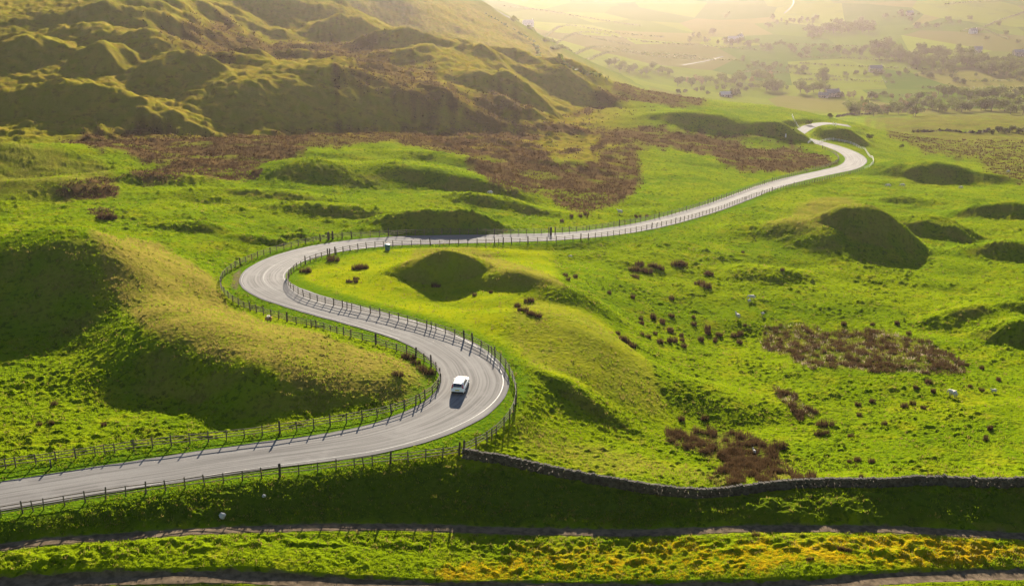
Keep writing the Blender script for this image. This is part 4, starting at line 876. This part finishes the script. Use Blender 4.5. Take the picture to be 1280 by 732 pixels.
for px, lab in [([(606,18),(640,38),(670,58),(700,74),(740,92),(760,100)], 'dark boundary running down the foot of the left hillside'),
    ([(640,26),(700,34),(760,41),(830,47)], 'boundary from the bright farmhouse rightwards across the brightest fields'),
    ([(660,36),(720,42),(800,52),(880,58),(960,64)], 'long thin boundary just below the bright farmhouse'),
    ([(720,43),(760,52),(790,58)], 'short slanting boundary branching off in the brightest fields'),
    ([(680,52),(740,60),(800,66),(870,71)], 'boundary midway up the brightest fields'),
    ([(690,62),(760,66),(830,72),(930,76)], 'boundary along the lower brightest fields'),
    ([(630,8),(680,14),(740,24),(800,33)], 'faint uppermost boundary in the glare'),
    ([(905,22),(912,16)], 'short dark boundary stub on the far glowing slope'), ([(930,90),(990,92),(1060,98)], 'hedge below the scrub above the broken row'),
    ([(1000,100),(1060,101),(1120,104)], 'hedge right of the large dark round tree'),
    ([(985,56),(1050,58),(1100,60)], 'hedge under the far plantation'), ([(1000,72),(1070,74),(1130,78)], 'hedge along the long strip of field left of the village wood'),
    ([(1000,80),(1080,84),(1180,88)], 'lower hedge of the long strip left of the village wood'),
    ([(1190,102),(1240,102),(1290,100)], 'hedge of the green field at right above the upper belt'), ([(1150,110),(1200,111),(1290,112)], 'lower hedge of the green field at right'),
    ([(1130,38),(1165,32),(1190,28)], 'hedge slanting up the far right slope, lower'), ([(1115,22),(1150,18)], 'short hedge high on the far right slope'),
    ([(1230,34),(1255,24),(1290,12)], 'dark line slanting up to the right edge of the far slope'), ([(1180,6),(1230,2),(1290,-3)], 'hedge along the top of the far right slope'), ([(1200,40),(1225,36),(1260,50)], 'hedge round the bright paddock above the village'),
    ([(1095,118),(1130,120),(1165,117)], 'low hedge on the field between the two belts')]:
    hedge(px, 2.4, 2.2, lab)
for px, lab in [([(1140,166),(1180,164),(1225,168),(1236,163)], 'low dark wall crossing the brown moor at right'), ([(1046,146.5),(1062,143),(1090,143)], 'low dark wall past the hairpin at the moor\'s edge')]:
    hedge(px, 1.2, 1.0, lab, M_STONE, 'field_wall')

# ------------------------------------------------------------------ houses of the valley
M_WHITE = simple('whitewash', (.5, .48, .45), .8, .3, .1, .5); M_SLATE = simple('slate', (.13, .135, .15), .5, .5, .25, .8); M_GLASS = simple('window_glass', (.03, .035, .04), .15, .6, .1); M_BUFF = simple('buff_stone_wall', (.30, .26, .21), .85, .2, .25, .6)
M_SHEET = simple('pale_roof_sheet', (.4, .39, .37), .45, .5, .1, .5)
def house(u, v, L_, W_, H_, rz, label, wallm, roofm, p=None, cat='house', name='house'):
    p = p or at(u, v, 400); r = empty(name, (p.x, p.y, p.z), rz); tag(r, label, cat)
    b = MB(); b.box((0, 0, H_/2-.5), (L_, W_, H_+1))
    for s in (-1, 1): b.loft([[(s*L_/2-.01*s, -W_/2, H_), (s*L_/2-.01*s, W_/2, H_), (s*L_/2-.01*s, 0, H_+W_*.42)], [(s*(L_/2-.3), -W_/2, H_), (s*(L_/2-.3), W_/2, H_), (s*(L_/2-.3), 0, H_+W_*.42)]])
    b.build('wall', wallm, r)
    b = MB(); o = .35; t = .18; hh = W_*.42
    for s in (-1, 1): b.loft([[(x, 0, H_+hh+t), (x, s*(W_/2+o), H_-o*.84+t), (x, s*(W_/2+o), H_-o*.84), (x, 0, H_+hh+.01)] for x in (-L_/2-o, L_/2+o)])
    rf = b.build('roof', roofm, r)
    if cat == 'house':
        b = MB(); b.box((L_/2-.7, 0, H_+hh+.5), (.8, .8, 1.6)); b.tube((L_/2-.7, 0, H_+hh+1.3), (L_/2-.7, 0, H_+hh+1.7), .15, .13, 8); b.build('chimney', wallm, rf)
    for s in (-1, 1):
        for k in range(3):
            for zz in ((1.4,) if H_ < 4 else (1.4, 3.9)):
                f = MB(); f.box(((k-1)*L_*.3, s*(W_/2+.03), zz), (1.1, .08, 1.25)); w_ = f.build('window', M_WHITE if wallm is not M_WHITE else M_SLATE, r)
                g = MB(); g.box(((k-1)*L_*.3, s*(W_/2+.075), zz), (.95, .02, 1.1)); g.build('pane', M_GLASS, w_)
    d = MB(); d.box((L_*.15, -W_/2-.03, 1.02), (1, .08, 2.05)); d.build('door', M_DARKWOOD, r)
house(660, 33, 16, 9, 5.5, .3, 'bright white farmhouse alone among the glowing fields', M_WHITE, M_SHEET)
house(917, 52, 18, 8, 4.5, .1, 'pale long farm building left of the dark copse in the glare', M_WHITE, M_SHEET, None, 'barn', 'barn'); house(925, 49, 9, 7, 5, .8, 'small pale house next to the long farm building', M_WHITE, M_SLATE)
house(907, 121, 12, 6, 3.0, .2, 'small barn with a sunlit pale roof on the moor edge', M_BUFF, M_SHEET, None, 'barn', 'barn')
house(1040, 121, 15, 8, 5, .2, 'slate roofed farmhouse half hidden behind the trees beyond the hairpin', M_BUFF, M_SLATE); house(1029, 122, 10, 6, 3.2, -.4, 'low slate barn beside the farmhouse beyond the hairpin', M_BUFF, M_SLATE, None, 'barn', 'barn')
house(1094, 90, 16, 8, 5, .1, 'grey slate house standing in the field left of the village', M_BUFF, M_SLATE); house(1215, 68, 14, 8, 5.5, .4, 'slate roofed village house amid the dark wood', M_BUFF, M_SLATE)
house(1222, 66, 11, 8, 5.5, -.3, 'smaller slate village house right behind the first one', M_BUFF, M_SLATE); house(1273, 70, 15, 8, 5.5, .1, 'slate village house near the right edge of the wood', M_BUFF, M_SLATE)
house(1137, 19, 12, 7, 5, .2, 'lone grey farmhouse high on the far slope', M_BUFF, M_SLATE); house(1216, 42, 12, 7, 5, .2, 'pale farmhouse among bushes on the far right slope', M_WHITE, M_SLATE)

# ------------------------------------------------------------------ sheep
M_WOOL = simple('wool', (.50, .46, .41), .95, .1, .18, 9); M_FACE = simple('sheep_skin', (.30, .26, .23), .8, .2, .2, 8)
def skin(name, verts, edges, mats, assign, sub=2):
    me = bpy.data.meshes.new(name); me.from_pydata([v[0] for v in verts], edges, []); o = link(bpy.data.objects.new(name, me))
    o.modifiers.new('skin', 'SKIN'); sm = o.modifiers.new('sub', 'SUBSURF'); sm.levels = sm.render_levels = sub
    for k, v in enumerate(verts):
        sv = me.skin_vertices[0].data[k]; sv.radius = v[1] if isinstance(v[1], tuple) else (v[1], v[1]); sv.use_root = (k == 0)
    bpy.context.view_layer.update()
    ev = o.evaluated_get(bpy.context.evaluated_depsgraph_get()); out = bpy.data.meshes.new_from_object(ev)
    bpy.data.objects.remove(o); out.name = name; out.materials.clear()
    for m in mats: out.materials.append(m)
    for p in out.polygons: p.use_smooth = True; p.material_index = assign(p.center)
    return out
def sheep_me(graze, seed):
    hd = [((0, .52, .72), .15), ((0, .66, .60 if graze else .86), .10), ((0, .76, .36 if graze else .98), .085), ((0, .84, .18 if graze else .94), .055)]
    V = [((0, 0, .62), (.27, .25)), ((0, -.34, .63), (.25, .23)), ((0, .30, .64), (.24, .22))]+hd+[((0, -.56, .62), .09), ((0, -.62, .40), .05)]
    E = [(0, 1), (0, 2), (2, 3), (3, 4), (4, 5), (5, 6), (1, 7), (7, 8)]
    for sx in (-1, 1):
        for y0, k0 in ((.28, 2), (-.34, 1)):
            i = len(V); off = .03 if y0 > 0 else -.05
            V += [((sx*.14, y0, .42), .085), ((sx*.14, y0+(off if y0 < 0 else .02), .22), .05), ((sx*.14, y0, .02), .035)]; E += [(k0, i), (i, i+1), (i+1, i+2)]
    for sx in (-1, 1):
        i = len(V); b = hd[2][0]; V.append(((sx*.13, b[1]-.04, b[2]+.05), .03)); E.append((5, i))
    def asg(c): return 1 if (c[2] < .36 and abs(c[0]) > .06 and c[1] < .5) or (c[1] > .70) else 0
    me = skin('sheep', V, E, [M_WOOL, M_FACE], asg)
    for v in me.vertices:
        c = v.co
        if c.z > .4 and c.y < .6:
            n = .03*float(perlin(np.array([c.x*9+seed]), np.array([c.y*9+c.z*7]), 7)[0]); v.co = c+Vector(v.normal)*n
    return me
SHEEP = [sheep_me(True, 1), sheep_me(False, 5)]
def sheep(u, v, rz, label, k=0, s=1.15, group='sheep grazing on the hillside'):
    p = at(u, v); o = obj_me('sheep', SHEEP[k]); o.location = (p.x, p.y, p.z+.04); o.rotation_euler.z = rz; s *= .85; o.scale = (s, s, s)
    return tag(o, label, 'sheep', group)
for a in [(939.5,374.5,1.3,'white sheep grazing above the broad rush clump, the larger of the pair',0,1.3),(936.5,378,2.2,'small white lamb close beside the grazing sheep above the rush clump',1,.85),(922,398,.4,'white sheep standing left of the rush bed among dark clumps',1,1.3),(953.5,394,2.0,'small white lamb under the broad rush clump left of the big rush bed',1,.75),
          (1190.5,496,.5,'white sheep grazing alone on the smooth field at right, below the rush bed',0,1.45),(1242,491,1.6,'small white lamb near the right edge of the smooth field',1,.85),(942.5,567,.2,'white lamb half hidden in the lower rush bed by the wall',1,.75),
          (1110,234.5,1.4,'distant white sheep lying left of the pair below the dark far mound',0,1.7),(1128,234,1.2,'distant white sheep right of the pair below the dark far mound',0,1.7),(1201,236.5,1.8,'distant white sheep standing alone at right below the dark far mound',0,1.5),(1260,216,1.8,'far white sheep near the right edge on the moor',0,1.4),
          (775,267,1.2,'pale sheep on the bright grass above the straight, below the bracken',1,1.3),(613,243,1.4,'pale sheep on the green hill above the shaded mound',0,1.2),(713,322,1.2,'tiny pale lamb on the bright field right of the round mound',0,.7)]: sheep(*a)

# ------------------------------------------------------------------ roadside things
M_BIN = simple('teal_plastic', (.035, .13, .14), .45, .5, .15, 3)
p = at(484.5, 312.5); r = empty('grit_bin', (p.x, p.y, p.z), .1); tag(r, 'teal green roadside bin with domed lid beside the verge fence', 'grit bin'); r.scale = (1.1,)*3
b = MB(); b.loft([[(x*s, y*s*.8, z) for x, y in ((-.4, -.4), (-.2, -.47), (.2, -.47), (.4, -.4), (.46, 0), (.4, .4), (.2, .47), (-.2, .47), (-.4, .4), (-.46, 0))] for s, z in ((.9, -.05), (.95, .3), (1.08, .82), (1.1, .86))]); b.build('tub', M_BIN, r)
b = MB(); b.loft([[(x*s, y*s*.8, z) for x, y in ((-.4, -.4), (-.2, -.47), (.2, -.47), (.4, -.4), (.46, 0), (.4, .4), (.2, .47), (-.2, .47), (-.4, .4), (-.46, 0))] for s, z in ((1.18, .865), (1.18, .93), (1.0, 1.06), (.6, 1.13))]); b.build('lid', M_BIN, r, True)
def gate(u0, v0, u1, v1, label):
    a, c = at(u0, v0), at(u1, v1); r = empty('field_gate', a); tag(r, label, 'gate'); d = c-a; L_ = math.hypot(d.x, d.y); r.rotation_euler.z = math.atan2(d.y, d.x); dz = d.z
    for x in (0, L_):
        o = obj_me('gatepost', THICK[0], r); o.location = (x, 0, dz*x/L_); o.scale = (1.5, 1.5, 1.05)
    b = MB()
    for z in (.3, .52, .76, 1.02, 1.25): b.tube((.15, 0, z), (L_-.15, 0, z+dz), .035, .035, 6)
    b.tube((.2, -.04, .3), (L_-.2, -.04, 1.25+dz), .03, .03, 6); b.build('bars', M_WOOD, r)
gate(411, 299.5, 416, 298.8, 'short dark timber gate in the far fence at the start of the shaded verge')
def post(u, v, label, h, w_, m, band=None, name='marker_post', cat='post'):
    p = at(u, v); r = empty(name, (p.x, p.y, p.z-.05), rng.uniform(-.3, .3)); tag(r, label, cat)
    b = MB(); b.box((0, 0, h/2), (w_, w_*.8, h), None, .012); b.build('stake', m, r)
    b = MB(); b.box((0, -w_*.42, h*.82), (w_*.8, .02, h*.16)); b.build('reflector', band or M_PALEWOOD, r)
post(64, 584, 'short black and white marker post in the verge grass at left', 1.0, .16, M_DARKWOOD)
post(688.5, 294, 'stout dark gatepost standing at the edge of the straight', 1.9, .42, M_DARKWOOD, M_DARKWOOD, 'gatepost')
post(419, 318.5, 'thick leaning strainer post above the inner meadow', 1.7, .24, M_DARKWOOD, M_DARKWOOD, 'strainer_post')
post(982, 171.5, 'white marker post at the elbow of the hairpin', 1.5, .5, M_PALEWOOD); post(1041.5, 157, 'white post past the hairpin, the left of two', 1.9, .28, M_PALEWOOD); post(1044.5, 157.5, 'white post past the hairpin, the right of two', 1.7, .28, M_PALEWOOD)

# ------------------------------------------------------------------ the white car
def gloss(n, c, rough, spec=.5, coat=0, metal=0):
    m = simple(n, c, rough, spec, .03, 3, metal); m.node_tree.nodes['Principled BSDF'].inputs['Coat Weight'].default_value = coat; return m
M_PAINT = gloss('white_car_paint', (.78, .78, .78), .35, .5, .6); M_CGLASS = gloss('tinted_glass', (.015, .022, .035), .06, .7); M_TYRE = gloss('tyre_rubber', (.02, .02, .02), .8, .2); M_RIM = gloss('alloy', (.5, .5, .52), .3, .5, 0, .8)
M_RED = gloss('red_lamp', (.42, .015, .02), .2, .6); M_BLACK = gloss('black_trim', (.03, .03, .032), .55, .4); M_PLATE = gloss('yellow_plate', (.62, .45, .06), .5); M_LAMP = gloss('clear_lamp', (.7, .72, .75), .1, .7)
p = at(575.5, 486); k = near_idx(575.5, 486); car = empty('white_car', (p.x, p.y, ROAD[k, 2]+.075)); tag(car, 'white hatchback seen from behind driving round the bend', 'car')
car.rotation_euler = (-.03, 0, R(-8))
def rrect(hx, y0, y1, z, r=.16, n=5):
    pts = []
    for cx, cy, a0 in ((hx-r, y1-r, 0), (-hx+r, y1-r, 90), (-hx+r, y0+r, 180), (hx-r, y0+r, 270)):
        for i in range(n): a = R(a0+90*i/(n-1)); pts.append((cx+r*math.cos(a), cy+r*math.sin(a), z))
    return pts
b = MB()
b.loft([rrect(.80, -2.05, 2.03, .24, .25), rrect(.865, -2.12, 2.10, .36, .30), rrect(.885, -2.13, 2.12, .55, .34), rrect(.88, -2.10, 2.07, .72, .34), rrect(.86, -2.06, 1.95, .86, .34), rrect(.82, -2.02, 1.72, .95, .32)])
b.loft([rrect(.80, -2.01, 1.18, .90, .22), rrect(.775, -1.96, .92, 1.06, .22), rrect(.71, -1.84, .52, 1.28, .22), rrect(.655, -1.74, .22, 1.44, .22), rrect(.60, -1.62, .10, 1.51, .22), rrect(.45, -1.4, -.1, 1.535, .2)])
body = b.build('body', M_PAINT, car, True)
def pane(name, quad, parent, m, t=.012):
    q = [Vector(v) for v in quad]; n = (q[1]-q[0]).cross(q[2]-q[0]).normalized(); b = MB(); b.loft([[v-n*.03 for v in q], [v+n*t for v in q]]); return b.build(name, m, parent)
pane('rear_window', [(.58, -1.985, 1.03), (-.58, -1.985, 1.03), (-.50, -1.775, 1.40), (.50, -1.775, 1.40)][::-1], car, M_CGLASS, .02)
pane('windscreen', [(-.62, 1.03, 1.02), (.62, 1.03, 1.02), (.52, .28, 1.42), (-.52, .28, 1.42)][::-1], car, M_CGLASS, .03)
for s in (-1, 1):
    f = (lambda q: q if s < 0 else q[::-1])
    pane('side_window', f([(s*.79, -.62, 1.01), (s*.79, .72, 1.01), (s*.67, .25, 1.40), (s*.67, -.58, 1.40)])[::-1], car, M_CGLASS, .02)
    pane('side_window', f([(s*.79, -1.72, 1.03), (s*.79, -.70, 1.01), (s*.67, -.66, 1.40), (s*.67, -1.50, 1.38)])[::-1], car, M_CGLASS, .02)
    pane('tail_light', f([(s*.62, -2.05, .88), (s*.80, -1.96, .88), (s*.66, -1.80, 1.36), (s*.575, -1.84, 1.36)])[::-1], car, M_RED, .035)
    pane('headlight', f([(s*.45, 2.07, .66), (s*.78, 1.90, .68), (s*.76, 1.86, .84), (s*.48, 1.98, .82)])[::-1], car, M_LAMP, .03)
    b = MB(); b.box((s*.93, .62, 1.02), (.16, .10, .13), None, .03); b.build('wing_mirror', M_PAINT, car)
    b = MB(); b.tube((s*.56, -1.55, 1.55), (s*.56, .05, 1.54), .022, .022, 6); b.build('roof_rail', M_BLACK, car)
    b = MB(); b.box((s*.90, .05, .90), (.03, .16, .035)); b.box((s*.90, -.95, .90), (.03, .16, .035)); b.box((s*.885, -.2, .62), (.02, 2.0, .05)); b.build('side_trim', M_BLACK, car)
    for y in (-1.32, 1.30):
        b = MB(); b.tube((s*.70, y, .30), (s*.90, y, .30), .31, .31, 24); t_ = b.build('wheel', M_TYRE, car)
        b = MB(); b.tube((s*.905, y, .30), (s*.915, y, .30), .20, .19, 20)
        for q in range(5): b.box((s*.92, y+.1*math.cos(q*1.257), .30+.1*math.sin(q*1.257)), (.012, .05, .16), Matrix.Rotation(q*1.257-math.pi/2, 4, 'X'))
        b.build('rim', M_RIM, t_)
b = MB(); b.box((0, -2.125, .36), (1.5, .06, .18), None, .02); b.build('bumper_trim', M_BLACK, car)
b = MB(); b.box((0, -2.13, .66), (.54, .02, .13)); b.build('number_plate', M_PLATE, car)
b = MB(); b.tube((0, -2.03, 1.02), (.36, -1.97, 1.08), .012, .012, 5); b.build('wiper', M_BLACK, car)
b = MB(); b.box((0, -1.70, 1.475), (1.05, .22, .04), None, .012); b.build('spoiler', M_PAINT, car)
b = MB(); b.box((0, 2.10, .48), (1.1, .05, .2), None, .02); b.build('grille', M_BLACK, car)
SKYS, EXPO = .05, 2.05
HAZEC, HAZED, HAZEG = (.97, .82, .82), .00005, .84
# ------------------------------------------------------------------ air: one box of thin even haze round everything
m = bpy.data.materials.new('haze'); m.use_nodes = True; nt = m.node_tree; nt.nodes.remove(nt.nodes['Principled BSDF'])
pv = nt.nodes.new('ShaderNodeVolumePrincipled'); pv.inputs['Color'].default_value = (*HAZEC, 1); pv.inputs['Density'].default_value = HAZED; pv.inputs['Anisotropy'].default_value = HAZEG
nt.links.new(pv.outputs[0], nt.nodes['Material Output'].inputs['Volume'])
b = MB(); zlo = float(ZZ.min())-1.0; zhi = max(CZ, float(ZZ.max()))+8
b.box((0, 0, (zlo+zhi)/2), (7800, 7800, zhi-zlo)); hzb = b.build('haze', m); tag(hzb, 'warm thin haze filling the valley air', 'haze', kind='stuff')
# ------------------------------------------------------------------ camera, light, air
cam = bpy.data.cameras.new('camera'); co = link(bpy.data.objects.new('camera', cam))
co.location = (0, 0, CZ); co.rotation_euler = (math.pi/2-PITCH, 0, 0)
cam.sensor_width = 36; cam.lens = F/1280*36; cam.clip_start = .5; cam.clip_end = 12000
SC.camera = co
SUN_AZ, SUN_EL = R(2.5), R(16.5)
sun = bpy.data.lights.new('sun', 'SUN'); sun.energy = 5.0; sun.angle = R(.5); sun.color = (1, .89, .70)
so = link(bpy.data.objects.new('sun', sun))
sd = Vector((math.sin(SUN_AZ)*math.cos(SUN_EL), math.cos(SUN_AZ)*math.cos(SUN_EL), math.sin(SUN_EL)))
so.rotation_euler = sd.to_track_quat('Z', 'Y').to_euler()
w = bpy.data.worlds.new('World'); SC.world = w; w.use_nodes = True
nt = w.node_tree; bg = nt.nodes['Background']
sky = nt.nodes.new('ShaderNodeTexSky'); sky.sky_type = 'NISHITA'; sky.sun_disc = False
sky.sun_elevation = SUN_EL; sky.sun_rotation = SUN_AZ; sky.dust_density = .3; sky.air_density = .8
nt.links.new(sky.outputs[0], bg.inputs[0]); bg.inputs[1].default_value = SKYS
SC.view_settings.view_transform = 'Standard'; SC.view_settings.look = 'None'
SC.view_settings.gamma = 1; SC.view_settings.exposure = EXPO
SC.cycles.use_denoising = True
SC.cycles.max_bounces = 4; SC.cycles.diffuse_bounces = 1; SC.cycles.glossy_bounces = 2
SC.cycles.transmission_bounces = 4; SC.cycles.transparent_max_bounces = 6; SC.cycles.volume_bounces = 0
SC.cycles.sample_clamp_indirect = 6
